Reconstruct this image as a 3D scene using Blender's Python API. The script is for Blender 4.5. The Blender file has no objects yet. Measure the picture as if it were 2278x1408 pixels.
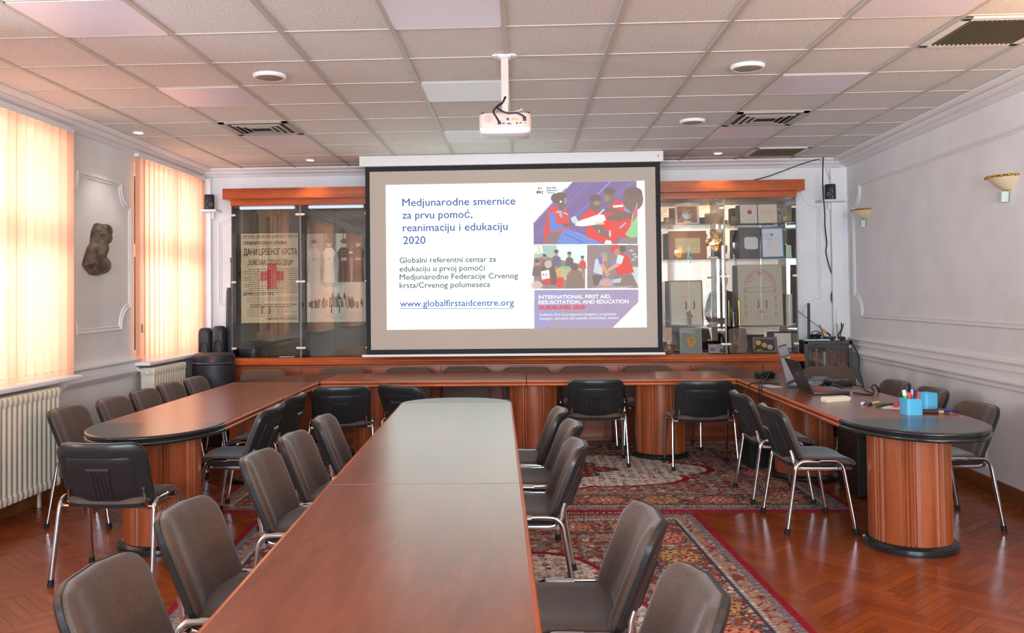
import bpy, bmesh, math, random
import numpy as np
from mathutils import Vector, Matrix, Euler

# ---------------------------------------------------------------- camera, world, lamps, exposure
SC = bpy.context.scene
COL = SC.collection
PI = math.pi
EYE = 1.52                                   # camera height above the floor
_pit, _yaw, _rol = 0.02342, 0.04230, 0.01141
_R = (Matrix.Rotation(_yaw, 3, 'Z') @ Matrix.Rotation(_pit, 3, 'X') @ Matrix.Rotation(_rol, 3, 'Y'))
_cam = bpy.data.cameras.new('camera')
camera = bpy.data.objects.new('camera', _cam)
COL.objects.link(camera)
_ax, _fw, _up = _R.col[0], _R.col[1], _R.col[2]
_m = Matrix.Identity(4)
for _i in range(3):
    _m[_i][0], _m[_i][1], _m[_i][2] = _ax[_i], _up[_i], -_fw[_i]
_m[2][3] = EYE
camera.matrix_world = _m
_cam.sensor_width = 36.0
_cam.lens = 1982.18 * 36.0 / 2278.0
_cam.shift_x = (1139 - 1075.2) / 2278.0
_cam.shift_y = -(704 - 608.26) / 2278.0
_cam.clip_start, _cam.clip_end = 0.05, 200
SC.camera = camera

VS = SC.view_settings
VS.view_transform = 'Standard'
VS.look = 'None'
VS.gamma = 1.0
VS.use_curve_mapping = False
VS.exposure = 0.52

_w = bpy.data.worlds.new('sky')
SC.world = _w
_w.use_nodes = True
_bg = _w.node_tree.nodes['Background']
_bg.inputs[0].default_value = (0.80, 0.90, 1.0, 1)
_bg.inputs[1].default_value = 2.5


def lamp(name, kind, loc, power, color=(1, 1, 1), rot=(0, 0, 0), **kw):
    d = bpy.data.lights.new(name, kind)
    d.energy = power
    d.color = color
    for k, v in kw.items():
        setattr(d, k, v)
    o = bpy.data.objects.new(name, d)
    o.location = loc
    o.rotation_euler = rot
    COL.objects.link(o)
    return o


WINDOWS_Y = (8.20, 5.28, 2.36, -0.56)        # near edge of each window opening in the left wall
for _y, _p in zip(WINDOWS_Y, (72, 80, 170, 110)):   # daylight standing outside each window
    lamp('daylight_and_fill', 'AREA', (-4.9, _y + 0.70, 1.9), _p, (0.84, 0.92, 1.0), (0, -PI / 2, 0),
         shape='RECTANGLE', size=1.5 if _p < 300 else 2.6, size_y=1.1 if _p < 300 else 2.0)
# daylight added as neutral fill behind the camera, through made-up windows
lamp('daylight_and_fill', 'AREA', (0, -6.5, 1.7), 1800, (0.72, 0.86, 1.0), (PI / 2, 0, 0), shape='RECTANGLE', size=7.0, size_y=3.4)

# ---------------------------------------------------------------- colours and materials


def lin(c):
    return tuple((v / 255 / 12.92) if v / 255 <= 0.04045 else ((v / 255 + 0.055) / 1.055) ** 2.4 for v in c)


def rgba(c):
    return (*lin(c), 1)


class NT:
    """small helper to write node trees"""

    def __init__(self, name):
        self.m = bpy.data.materials.new(name)
        self.m.use_nodes = True
        self.t = self.m.node_tree
        self.b = self.t.nodes['Principled BSDF']
        self.out = self.t.nodes['Material Output']

    def n(self, kind, **kw):
        o = self.t.nodes.new(kind)
        for k, v in kw.items():
            setattr(o, k, v)
        return o

    def l(self, a, b):
        self.t.links.new(a, b)

    def ramp(self, fac, stops):
        r = self.n('ShaderNodeValToRGB')
        e = r.color_ramp.elements
        while len(e) < len(stops):
            e.new(0.5)
        for i, (p, c) in enumerate(stops):
            e[i].position = p
            e[i].color = rgba(c)
        self.l(fac, r.inputs[0])
        return r.outputs[0]


_cache = {}


def plain(name, c, rough=0.5, metal=0.0, spec=0.5, var=0.0, scale=20.0, bump=0.0, sheen=0.0, coat=0.0, emit=None, es=1.0):
    if name in _cache:
        return _cache[name]
    k = NT(name)
    b = k.b
    b.inputs['Base Color'].default_value = rgba(c)
    b.inputs['Roughness'].default_value = rough
    b.inputs['Metallic'].default_value = metal
    b.inputs['Specular IOR Level'].default_value = spec
    if sheen:
        b.inputs['Sheen Weight'].default_value = sheen
    if coat:
        b.inputs['Coat Weight'].default_value = coat
    if emit:
        b.inputs['Emission Color'].default_value = rgba(emit)
        b.inputs['Emission Strength'].default_value = es
    if var or bump:
        tc = k.n('ShaderNodeTexCoord')
        nz = k.n('ShaderNodeTexNoise')
        nz.inputs['Scale'].default_value = scale
        nz.inputs['Detail'].default_value = 4
        k.l(tc.outputs['Object'], nz.inputs['Vector'])
        if var:
            lo = tuple(max(0, v * (1 - var)) for v in c)
            hi = tuple(min(255, v * (1 + var)) for v in c)
            k.l(k.ramp(nz.outputs['Fac'], [(0.3, lo), (0.7, hi)]), b.inputs['Base Color'])
        if bump:
            bp = k.n('ShaderNodeBump')
            bp.inputs['Strength'].default_value = bump
            bp.inputs['Distance'].default_value = 0.01
            k.l(nz.outputs['Fac'], bp.inputs['Height'])
            k.l(bp.outputs['Normal'], b.inputs['Normal'])
    _cache[name] = k.m
    return k.m


def wood(name, dark, light, axis='y', rough=0.3, coat=0.0, scale=9.0, spec=0.5, fine=14.0):
    k = NT(name)
    tc = k.n('ShaderNodeTexCoord')
    mp = k.n('ShaderNodeMapping')
    s = {'x': (0.7, scale, scale), 'y': (scale, 0.7, scale), 'z': (scale, scale, 0.7)}[axis]
    mp.inputs['Scale'].default_value = s
    k.l(tc.outputs['Object'], mp.inputs['Vector'])
    a = k.n('ShaderNodeTexNoise')
    a.inputs['Scale'].default_value = 1.6
    a.inputs['Detail'].default_value = 6 if fine > 10 else 3
    a.inputs['Roughness'].default_value = 0.65 if fine > 10 else 0.5
    k.l(mp.outputs[0], a.inputs['Vector'])
    b = k.n('ShaderNodeTexNoise')
    b.inputs['Scale'].default_value = fine
    b.inputs['Detail'].default_value = 3
    k.l(mp.outputs[0], b.inputs['Vector'])
    mx = k.n('ShaderNodeMath', operation='MULTIPLY_ADD')
    k.l(b.outputs['Fac'], mx.inputs[0])
    mx.inputs[1].default_value = 0.35
    k.l(a.outputs['Fac'], mx.inputs[2])
    k.l(k.ramp(mx.outputs[0], [(0.5, dark), (0.85, light)]), k.b.inputs['Base Color'])
    k.b.inputs['Roughness'].default_value = rough
    k.b.inputs['Coat Weight'].default_value = coat
    k.b.inputs['Specular IOR Level'].default_value = spec
    return k.m


def attr_mat(name, rough=0.6, emit=0.0, spec=0.5, bump=0.0, vary=0.0):
    """colour read from the mesh's own 'col' attribute"""
    k = NT(name)
    a = k.n('ShaderNodeAttribute')
    a.attribute_name = 'col'
    if emit:
        e = k.n('ShaderNodeEmission')
        e.inputs['Strength'].default_value = emit
        k.l(a.outputs['Color'], e.inputs['Color'])
        k.l(e.outputs[0], k.out.inputs[0])
        return k.m
    k.l(a.outputs['Color'], k.b.inputs['Base Color'])
    k.b.inputs['Roughness'].default_value = rough
    k.b.inputs['Specular IOR Level'].default_value = spec
    if bump:
        tc = k.n('ShaderNodeTexCoord')
        nz = k.n('ShaderNodeTexNoise')
        nz.inputs['Scale'].default_value = 220
        k.l(tc.outputs['Object'], nz.inputs['Vector'])
        bp = k.n('ShaderNodeBump')
        bp.inputs['Strength'].default_value = bump
        bp.inputs['Distance'].default_value = 0.004
        k.l(nz.outputs['Fac'], bp.inputs['Height'])
        k.l(bp.outputs['Normal'], k.b.inputs['Normal'])
    return k.m


def emission(name, c, s):
    k = NT(name)
    e = k.n('ShaderNodeEmission')
    e.inputs['Color'].default_value = rgba(c)
    e.inputs['Strength'].default_value = s
    k.l(e.outputs[0], k.out.inputs[0])
    return k.m


def thin_glass(name, tint=(251, 252, 250), ior=1.5, extra=0.0):
    k = NT(name)
    tr = k.n('ShaderNodeBsdfTransparent')
    tr.inputs[0].default_value = rgba(tint)
    gl = k.n('ShaderNodeBsdfGlossy')
    gl.inputs['Roughness'].default_value = 0.0
    fr = k.n('ShaderNodeFresnel')
    fr.inputs[0].default_value = ior
    ad = k.n('ShaderNodeMath', operation='ADD')
    ad.inputs[1].default_value = extra
    k.l(fr.outputs[0], ad.inputs[0])
    mx = k.n('ShaderNodeMixShader')
    k.l(ad.outputs[0], mx.inputs[0])
    k.l(tr.outputs[0], mx.inputs[1])
    k.l(gl.outputs[0], mx.inputs[2])
    k.l(mx.outputs[0], k.out.inputs[0])
    return k.m


def fabric(name, c1, c2, scale=420.0, rough=0.75, sheen=0.28, axis=2):
    """ribbed woven upholstery"""
    k = NT(name)
    tc = k.n('ShaderNodeTexCoord')
    mp = k.n('ShaderNodeMapping')
    mp.inputs['Scale'].default_value = (0.35, 1.0, 1.3)
    k.l(tc.outputs['Object'], mp.inputs[0])
    w = k.n('ShaderNodeTexNoise')
    w.inputs['Scale'].default_value = scale
    w.inputs['Detail'].default_value = 2
    k.l(mp.outputs[0], w.inputs['Vector'])
    k.l(k.ramp(w.outputs['Fac'], [(0.35, c1), (0.65, c2)]), k.b.inputs['Base Color'])
    k.b.inputs['Roughness'].default_value = rough
    k.b.inputs['Sheen Weight'].default_value = sheen
    k.b.inputs['Sheen Roughness'].default_value = 0.4
    return k.m


M = {}
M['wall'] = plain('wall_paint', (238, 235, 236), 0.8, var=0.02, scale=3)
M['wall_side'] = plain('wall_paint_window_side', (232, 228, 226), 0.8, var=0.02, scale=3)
M['trim'] = plain('white_trim_paint', (240, 236, 236), 0.55)
M['tee'] = plain('ceiling_tee_paint', (196, 188, 176), 0.5)
M['chrome'] = plain('chrome', (205, 205, 205), 0.16, 1.0)
M['steel'] = plain('brushed_steel', (176, 178, 180), 0.3, 1.0)
M['brass'] = plain('brass', (214, 168, 70), 0.25, 1.0)
M['plastic'] = plain('black_plastic', (36, 36, 38), 0.36)
M['black'] = plain('black_satin', (20, 20, 22), 0.35)
M['rubber'] = plain('black_rubber', (18, 18, 18), 0.7)
M['cable'] = plain('black_cable', (16, 16, 17), 0.5)
M['white'] = plain('white_plastic', (232, 230, 228), 0.4)
M['paper'] = plain('white_paper', (238, 236, 238), 0.8)
M['cream'] = plain('cream_paper', (224, 210, 188), 0.8, var=0.03, scale=9)
M['seat'] = fabric('brown_upholstery', (70, 51, 40), (102, 79, 65))
M['top_y'] = wood('table_veneer', (126, 64, 39), (150, 80, 54), 'y', 0.26, scale=4.5, spec=0.9, fine=5.0)
M['top_x'] = wood('table_veneer_cross', (124, 66, 40), (160, 92, 60), 'x', 0.34, scale=7)
M['edge'] = wood('table_edge_wood', (170, 76, 32), (204, 102, 48), 'y', 0.28)
M['col_wood'] = wood('pedestal_wood', (144, 68, 34), (176, 92, 50), 'z', 0.36)
M['cab'] = wood('cabinet_wood', (150, 60, 16), (194, 90, 30), 'x', 0.34)
M['cab_z'] = wood('cabinet_door_wood', (138, 56, 18), (174, 80, 28), 'x', 0.36)
M['table_black'] = plain('black_table_laminate', (34, 35, 36), 0.22, spec=0.6)
M['glass'] = thin_glass('cabinet_glass', extra=0.015)
M['pane'] = thin_glass('window_glass', (250, 252, 252))
M['mirror'] = plain('mirror_silver', (232, 228, 222), 0.0, 1.0)
M['rad'] = plain('radiator_enamel', (222, 208, 186), 0.4)
M['base'] = wood('baseboard_wood', (112, 62, 26), (150, 88, 40), 'y', 0.35)
M['bronze'] = plain('bronze', (96, 80, 68), 0.5, 0.25, var=0.35, scale=14, bump=0.6)
M['blue'] = plain('sky_blue_plastic', (88, 178, 216), 0.35)
M['gold'] = plain('gold_metal', (220, 176, 84), 0.22, 1.0)
M['silver'] = plain('silver_metal', (180, 182, 184), 0.28, 1.0)

# ---------------------------------------------------------------- geometry helpers


class G:
    """collects shapes; build() links them as one mesh object"""

    def __init__(self):
        self.bm = bmesh.new()
        self.soft = False

    def face(self, vs, mi=0):
        try:
            f = self.bm.faces.new(vs)
            f.material_index = mi
            return f
        except ValueError:
            return None

    def box(self, c, s, bev=0.0, rot=None, mi=0):
        x, y, z = (v / 2 for v in s)
        R = rot if rot is not None else Matrix.Identity(3)
        c = Vector(c)
        tmp = bmesh.new()
        vs = [tmp.verts.new((sx * x, sy * y, sz * z)) for sx in (-1, 1) for sy in (-1, 1) for sz in (-1, 1)]
        for q in ((0, 1, 3, 2), (4, 6, 7, 5), (0, 4, 5, 1), (2, 3, 7, 6), (0, 2, 6, 4), (1, 5, 7, 3)):
            tmp.faces.new([vs[i] for i in q])
        if bev:
            self.soft = True
            bmesh.ops.bevel(tmp, geom=tmp.edges[:], offset=min(bev, 0.49 * min(s)), segments=2, profile=0.5, affect='EDGES')
        self._merge(tmp, Matrix.Translation(c) @ R.to_4x4(), mi)
        return self

    def _merge(self, tmp, mat, mi):
        mp = {}
        for v in tmp.verts:
            mp[v] = self.bm.verts.new(mat @ v.co)
        for f in tmp.faces:
            self.face([mp[v] for v in f.verts], mi)
        tmp.free()

    def loft(self, rings, cap0=True, cap1=True, closed=True, mi=0):
        rr = [[self.bm.verts.new(p) for p in r] for r in rings]
        n = len(rr[0])
        for a, b in zip(rr[:-1], rr[1:]):
            for i in range(n if closed else n - 1):
                j = (i + 1) % n
                self.face((a[i], a[j], b[j], b[i]), mi)
        if cap0:
            self.face(rr[0][::-1], mi)
        if cap1:
            self.face(rr[-1], mi)
        return self

    def cyl(self, p0, p1, r, r1=None, seg=16, mi=0, cap=True):
        p0, p1 = Vector(p0), Vector(p1)
        d = (p1 - p0).normalized()
        a = d.orthogonal().normalized()
        b = d.cross(a)
        r1 = r if r1 is None else r1
        rings = [[p + (a * math.cos(t) + b * math.sin(t)) * q for t in (2 * PI * i / seg for i in range(seg))]
                 for p, q in ((p0, r), (p1, r1))]
        return self.loft(rings, cap, cap, mi=mi)

    def tube(self, pts, r, seg=8, ry=None, up=None, mi=0, smooth=0):
        P = [Vector(p) for p in pts]
        if smooth:
            P = catmull(P, smooth)
        rings = []
        prev = None
        for i, p in enumerate(P):
            t = (P[min(i + 1, len(P) - 1)] - P[max(i - 1, 0)]).normalized()
            if prev is None:
                a = Vector(up) if up else t.orthogonal()
                a = (a - t * a.dot(t)).normalized()
            else:
                a = (prev - t * prev.dot(t)).normalized()
            prev = a
            b = t.cross(a)
            q = r[i] if isinstance(r, (list, tuple)) else r
            rings.append([p + a * math.cos(2 * PI * k / seg) * q + b * math.sin(2 * PI * k / seg) * (ry or q) for k in range(seg)])
        return self.loft(rings, mi=mi)

    def lathe(self, prof, c=(0, 0, 0), seg=32, mi=0, sx=1.0, sy=1.0, cap=True):
        c = Vector(c)
        rings = [[c + Vector((r * math.cos(2 * PI * k / seg) * sx, r * math.sin(2 * PI * k / seg) * sy, z)) for k in range(seg)]
                 for r, z in prof]
        return self.loft(rings, cap, cap, mi=mi)

    def prism(self, poly, z0, z1, mi=0, fn=None):
        fn = fn or (lambda x, y, z: (x, y, z))
        return self.loft([[fn(x, y, z0) for x, y in poly], [fn(x, y, z1) for x, y in poly]], mi=mi)

    def sphere(self, c, r, seg=16, rings=10, s=(1, 1, 1), mi=0):
        c = Vector(c)
        prof = [(max(1e-4, r * math.sin(PI * i / rings)), -r * math.cos(PI * i / rings)) for i in range(rings + 1)]
        rr = [[c + Vector((q * math.cos(2 * PI * k / seg) * s[0], q * math.sin(2 * PI * k / seg) * s[1], z * s[2])) for k in range(seg)]
              for q, z in prof]
        return self.loft(rr, mi=mi)

    def pad(self, outline, layers, fn, mi=0, inner=(0.7, 0.4, 0.15)):
        """rounded cushion: outline rings at (inset, height) layers, closed by shrinking rings"""
        cx = sum(p[0] for p in outline) / len(outline)
        cy = sum(p[1] for p in outline) / len(outline)
        hw = max(abs(p[0] - cx) for p in outline)
        hh = max(abs(p[1] - cy) for p in outline)

        def ring(fx, fy, h):
            return [fn(cx + (x - cx) * fx, cy + (y - cy) * fy, h) for x, y in outline]
        rings = []
        i0, h0 = layers[0]
        for f in reversed(inner):
            rings.append(ring(f * (1 - i0 / hw), f * (1 - i0 / hh), h0))
        for i, h in layers:
            rings.append(ring(1 - i / hw, 1 - i / hh, h))
        i1, h1 = layers[-1]
        for f in inner:
            rings.append(ring(f * (1 - i1 / hw), f * (1 - i1 / hh), h1))
        return self.loft(rings, mi=mi)

    def build(self, name, mats, parent=None, loc=None, rot=None, smooth=True, sharp=40):
        bm = self.bm
        bmesh.ops.recalc_face_normals(bm, faces=bm.faces[:])
        if smooth:
            lim = math.radians(sharp)
            for f in bm.faces:
                f.smooth = True
            for e in bm.edges:
                if len(e.link_faces) == 2 and e.calc_face_angle(0) > lim:
                    e.smooth = False
        me = bpy.data.meshes.new(name)
        bm.to_mesh(me)
        bm.free()
        for m in (mats if isinstance(mats, (list, tuple)) else [mats]):
            me.materials.append(m)
        o = bpy.data.objects.new(name, me)
        COL.objects.link(o)
        if self.soft and smooth:
            wn = o.modifiers.new('face_weighted_normals', 'WEIGHTED_NORMAL')
            wn.keep_sharp = True
        if parent:
            o.parent = parent
        if loc is not None:
            o.location = loc
        if rot is not None:
            o.rotation_euler = rot
        return o


def catmull(P, k=6):
    out = []
    n = len(P)
    for i in range(n - 1):
        p0, p1, p2, p3 = P[max(i - 1, 0)], P[i], P[i + 1], P[min(i + 2, n - 1)]
        for s in range(k):
            t = s / k
            out.append(0.5 * ((2 * p1) + (p2 - p0) * t + (2 * p0 - 5 * p1 + 4 * p2 - p3) * t * t + (3 * p1 - p0 - 3 * p2 + p3) * t ** 3))
    out.append(P[-1])
    return out


def rrect(w, h, r, n=6):
    """rounded rectangle centred at the origin; r = one radius or (bl, br, tr, tl)"""
    r = r if isinstance(r, (tuple, list)) else (r,) * 4
    pts = []
    for (sx, sy, a0), q in zip(((-1, -1, PI), (1, -1, 1.5 * PI), (1, 1, 0), (-1, 1, 0.5 * PI)), r):
        cx, cy = sx * (w / 2 - q), sy * (h / 2 - q)
        for i in range(n + 1):
            t = a0 + PI / 2 * i / n
            pts.append((cx + q * math.cos(t), cy + q * math.sin(t)))
    return pts


def densify(pts, step):
    out = []
    for i, p in enumerate(pts):
        q = pts[(i + 1) % len(pts)]
        d = math.hypot(q[0] - p[0], q[1] - p[1])
        n = max(1, int(d / step))
        out += [(p[0] + (q[0] - p[0]) * j / n, p[1] + (q[1] - p[1]) * j / n) for j in range(n)]
    return out


def tag(o, label, cat, group=None, kind=None):
    o['label'] = label
    o['category'] = cat
    if group:
        o['group'] = group
    if kind:
        o['kind'] = kind
    return o


def thing(name, label, cat, loc=(0, 0, 0), rotz=0.0, group=None, rot=None):
    o = bpy.data.objects.new(name, None)
    o.empty_display_size = 0.1
    COL.objects.link(o)
    o.location = loc
    o.rotation_euler = rot if rot else (0, 0, rotz)
    return tag(o, label, cat, group)


def struct(o):
    o['kind'] = 'structure'
    return o


def dup(root, loc, rotz, label, group=None):
    def cp(o, par):
        c = o.copy()
        COL.objects.link(c)
        c.parent = par
        for ch in KIDS.get(o, []):
            cp(ch, c)
        return c
    r = cp(root, None)
    r.location = loc
    r.rotation_euler = (0, 0, rotz)
    r['label'] = label
    if group:
        r['group'] = group
    return r


KIDS = {}


def remember(root):
    """note the children of a thing once, so that copies can be made in a loop"""
    for o in list(COL.objects):
        if o.parent:
            KIDS.setdefault(o.parent, [])
            if o not in KIDS[o.parent]:
                KIDS[o.parent].append(o)


# ---- flat pictures drawn into a fine grid of coloured vertices


class Ras:
    def __init__(self, w, h, bg=(255, 255, 255)):
        self.w, self.h = w, h
        self.a = np.empty((h, w, 3))
        self.a[:] = bg
        self.fx = lambda x, y: (x, y)

    def _blend(self, x0, y0, mask, c, al):
        h, w = mask.shape
        s = self.a[y0:y0 + h, x0:x0 + w]
        k = (mask * al)[..., None]
        s *= (1 - k)
        s += k * np.array(c, float)

    def poly(self, pts, c, al=1.0):
        P = np.array([self.fx(x, y) for x, y in pts], float)
        x0, y0 = max(0, int(P[:, 0].min()) - 1), max(0, int(P[:, 1].min()) - 1)
        x1, y1 = min(self.w, int(P[:, 0].max()) + 2), min(self.h, int(P[:, 1].max()) + 2)
        if x1 <= x0 or y1 <= y0:
            return self
        acc = 0
        for ox, oy in ((0.25, 0.25), (0.75, 0.25), (0.25, 0.75), (0.75, 0.75)):
            X, Y = np.meshgrid(np.arange(x0, x1) + ox, np.arange(y0, y1) + oy)
            ins = np.zeros(X.shape, bool)
            n = len(P)
            for i in range(n):
                xa, ya = P[i]
                xb, yb = P[(i + 1) % n]
                if ya == yb:
                    continue
                cnd = ((ya > Y) != (yb > Y)) & (X < (xb - xa) * (Y - ya) / (yb - ya) + xa)
                ins ^= cnd
            acc = acc + ins.astype(float) / 4
        self._blend(x0, y0, acc, c, al)
        return self

    def ell(self, cx, cy, rx, ry, c, al=1.0, n=22, rot=0.0):
        return self.poly([(cx + rx * math.cos(t) * math.cos(rot) - ry * math.sin(t) * math.sin(rot),
                           cy + rx * math.cos(t) * math.sin(rot) + ry * math.sin(t) * math.cos(rot))
                          for t in (2 * PI * i / n for i in range(n))], c, al)

    def rect(self, x0, y0, x1, y1, c, al=1.0):
        return self.poly([(x0, y0), (x1, y0), (x1, y1), (x0, y1)], c, al)

    def line(self, pts, w, c, al=1.0):
        for (xa, ya), (xb, yb) in zip(pts[:-1], pts[1:]):
            d = math.hypot(xb - xa, yb - ya) or 1
            nx, ny = -(yb - ya) / d * w / 2, (xb - xa) / d * w / 2
            self.poly([(xa + nx, ya + ny), (xb + nx, yb + ny), (xb - nx, yb - ny), (xa - nx, ya - ny)], c, al)
        return self

    def dashes(self, x0, x1, y, h, c, rng, al=0.8):
        x = x0
        while x < x1:
            w = rng.uniform(2.0, 7.0) * h * 0.55
            self.rect(x, y - h / 2, min(x + w, x1), y + h / 2, c, al * rng.uniform(0.6, 1))
            x += w + h * 0.7
        return self

    def noise(self, amt, rng=None):
        r = np.random.default_rng(3)
        self.a += r.normal(0, amt, (self.h, self.w, 1))
        return self

    def build(self, name, width, height, mat, parent=None, loc=(0, 0, 0), rot=(0, 0, 0), beam=None):
        """a grid in the XZ plane, seen from -Y, origin at its lower left corner"""
        xs = (np.arange(self.w)) / (self.w - 1) * width
        zs = height - (np.arange(self.h)) / (self.h - 1) * height
        X, Z = np.meshgrid(xs, zs)
        co = np.stack([X, np.zeros_like(X), Z], -1).reshape(-1, 3)
        return grid_mesh(name, self.w, self.h, co, self.a.reshape(-1, 3), mat, parent, loc, rot, beam)


def grid_mesh(name, w, h, co, col, mat, parent=None, loc=(0, 0, 0), rot=(0, 0, 0), beam=None):
    me = bpy.data.meshes.new(name)
    me.vertices.add(w * h)
    me.vertices.foreach_set('co', np.ascontiguousarray(co, np.float32).ravel())
    i, j = np.meshgrid(np.arange(w - 1), np.arange(h - 1))
    a = (j * w + i).ravel()
    q = np.stack([a, a + w, a + w + 1, a + 1], -1).astype(np.int32)
    nf = len(q)
    me.loops.add(nf * 4)
    me.polygons.add(nf)
    me.loops.foreach_set('vertex_index', q.ravel())
    me.polygons.foreach_set('loop_start', np.arange(nf, dtype=np.int32) * 4)
    me.update(calc_edges=True)
    c = np.clip(col, 0, 255) / 255.0
    c = np.where(c <= 0.04045, c / 12.92, ((c + 0.055) / 1.055) ** 2.4)
    if beam:                                  # the white of a projected picture is far brighter than paper
        k = np.clip((c.min(1) - 0.72) / 0.16, 0, 1)[:, None]
        c = c * (1 + k * (np.array(beam) - 1))
    c = np.concatenate([c, np.ones((len(c), 1))], 1).astype(np.float32)
    at = me.attributes.new('col', 'FLOAT_COLOR', 'POINT')
    at.data.foreach_set('color', c.ravel())
    me.materials.append(mat)
    o = bpy.data.objects.new(name, me)
    COL.objects.link(o)
    if parent:
        o.parent = parent
    o.location = loc
    o.rotation_euler = rot
    return o


PRINT = attr_mat('printed_paper', 0.75)


def lettering(name, lines, mat, parent, rot=(0, 0, 0)):
    """lines: (text, x, y, z, cap height, width or None, extra stroke in metres) in the parent's XZ plane; one mesh"""
    bm = bmesh.new()
    for text, x, y, z, h, width, bold in lines:
        cu = bpy.data.curves.new('lettering', 'FONT')
        cu.body = text
        cu.size = 1.0
        cu.resolution_u = 3
        tmp = bpy.data.objects.new('lettering', cu)
        COL.objects.link(tmp)
        dg = bpy.context.evaluated_depsgraph_get()
        me = bpy.data.meshes.new_from_object(tmp.evaluated_get(dg))
        bpy.data.objects.remove(tmp)
        bpy.data.curves.remove(cu)
        if len(me.vertices) == 0:
            continue
        vx = [v.co.x for v in me.vertices]
        x0, w = min(vx), max(vx) - min(vx)
        sy = h / 0.728
        sx = width / w if width else sy
        src = [v.co.copy() for v in me.vertices]
        for q, (dx, dz) in enumerate(((-1, 0), (1, 0), (0, -1), (0, 1)) if bold else ((0, 0),)):
            for v, s0 in zip(me.vertices, src):
                v.co = Vector((x + (s0.x - x0) * sx + dx * bold, y - q * 0.00005, z + s0.y * sy + dz * bold))
            bm.from_mesh(me)
        bpy.data.meshes.remove(me)
    me = bpy.data.meshes.new(name)
    bm.to_mesh(me)
    bm.free()
    me.materials.append(mat)
    o = bpy.data.objects.new(name, me)
    COL.objects.link(o)
    o.parent = parent
    o.rotation_euler = rot
    return o

# ---------------------------------------------------------------- the room
YB, YF = 9.90, -2.20                          # back wall, wall behind the camera
XL = -3.62                                    # wall with the windows
CEIL = 2.95
GX, GY, GP = -0.0745, 4.7295, 0.60            # ceiling grid


def xr(y):                                    # the right wall is a little out of square
    return 3.217 + 0.0365 * y


RW_ANG = math.atan(0.0365)


# floor: herringbone parquet, one face per block
def parquet():
    W, n = 0.055, 6
    L = W * n
    rng = random.Random(11)
    verts, faces, cols, gr = [], [], [], []
    ca = math.sqrt(0.5)
    base = [(162, 79, 31), (156, 73, 27), (168, 84, 36), (150, 69, 25), (160, 77, 29)]

    def put(x0, y0, x1, y1, alongx):
        cx, cy = (x0 + x1) / 2 * W, (y0 + y1) / 2 * W
        X, Y = (cx - cy) * ca, (cx + cy) * ca + 3.8
        if not (-4.0 < X < 4.0 and -2.6 < Y < 10.2):
            return
        b = rng.choice(base)
        k = rng.uniform(0.95, 1.05)
        c = (*lin(tuple(min(255, v * k) for v in b)), 1)
        i = len(verts)
        off = rng.uniform(0, 50)
        g = 0.012
        for px, py in ((x0 + g, y0 + g), (x1 - g, y0 + g), (x1 - g, y1 - g), (x0 + g, y1 - g)):
            x, y = px * W, py * W
            verts.append(((x - y) * ca, (x + y) * ca + 3.8, 0.0))
            cols.append(c)
            gr.append((px * W, py * W + off, 0) if alongx else (py * W, px * W + off, 0))
        faces.append((i, i + 1, i + 2, i + 3))
    R = 170
    for k in range(-R, R):
        for j in range(-R // n, R // n):
            x = k + 2 * n * j
            if abs(x) > 185:
                continue
            put(x, k, x + n, k + 1, True)
            put(x + n, k - n + 1, x + n + 1, k + 1, False)
    me = bpy.data.meshes.new('floor')
    me.from_pydata(verts, [], faces)
    a = me.attributes.new('col', 'FLOAT_COLOR', 'POINT')
    a.data.foreach_set('color', np.array(cols, np.float32).ravel())
    b = me.attributes.new('grain', 'FLOAT_VECTOR', 'POINT')
    b.data.foreach_set('vector', np.array(gr, np.float32).ravel())
    k = NT('parquet')
    at = k.n('ShaderNodeAttribute')
    at.attribute_name = 'col'
    gt = k.n('ShaderNodeAttribute')
    gt.attribute_name = 'grain'
    mp = k.n('ShaderNodeMapping')
    mp.inputs['Scale'].default_value = (5, 70, 1)
    k.l(gt.outputs['Vector'], mp.inputs[0])
    nz = k.n('ShaderNodeTexNoise')
    nz.inputs['Scale'].default_value = 1.0
    nz.inputs['Detail'].default_value = 5
    k.l(mp.outputs[0], nz.inputs['Vector'])
    mx = k.n('ShaderNodeMixRGB', blend_type='MULTIPLY')
    mx.inputs[0].default_value = 0.45
    k.l(at.outputs['Color'], mx.inputs[1])
    k.l(k.ramp(nz.outputs['Fac'], [(0.3, (200, 180, 165)), (0.7, (255, 255, 255))]), mx.inputs[2])
    k.l(mx.outputs[0], k.b.inputs['Base Color'])
    k.b.inputs['Roughness'].default_value = 0.22
    k.b.inputs['Specular IOR Level'].default_value = 0.4
    me.materials.append(k.m)
    o = bpy.data.objects.new('floor', me)
    COL.objects.link(o)
    struct(o)
    s = G().box((0, 3.85, -0.055), (8.0, 12.6, 0.10)).build('floor_slab', plain('joint_dark', (52, 28, 16), 0.6))
    s.location.z = -0.001
    struct(s)


parquet()

# ceiling: mineral tiles between tees


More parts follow.
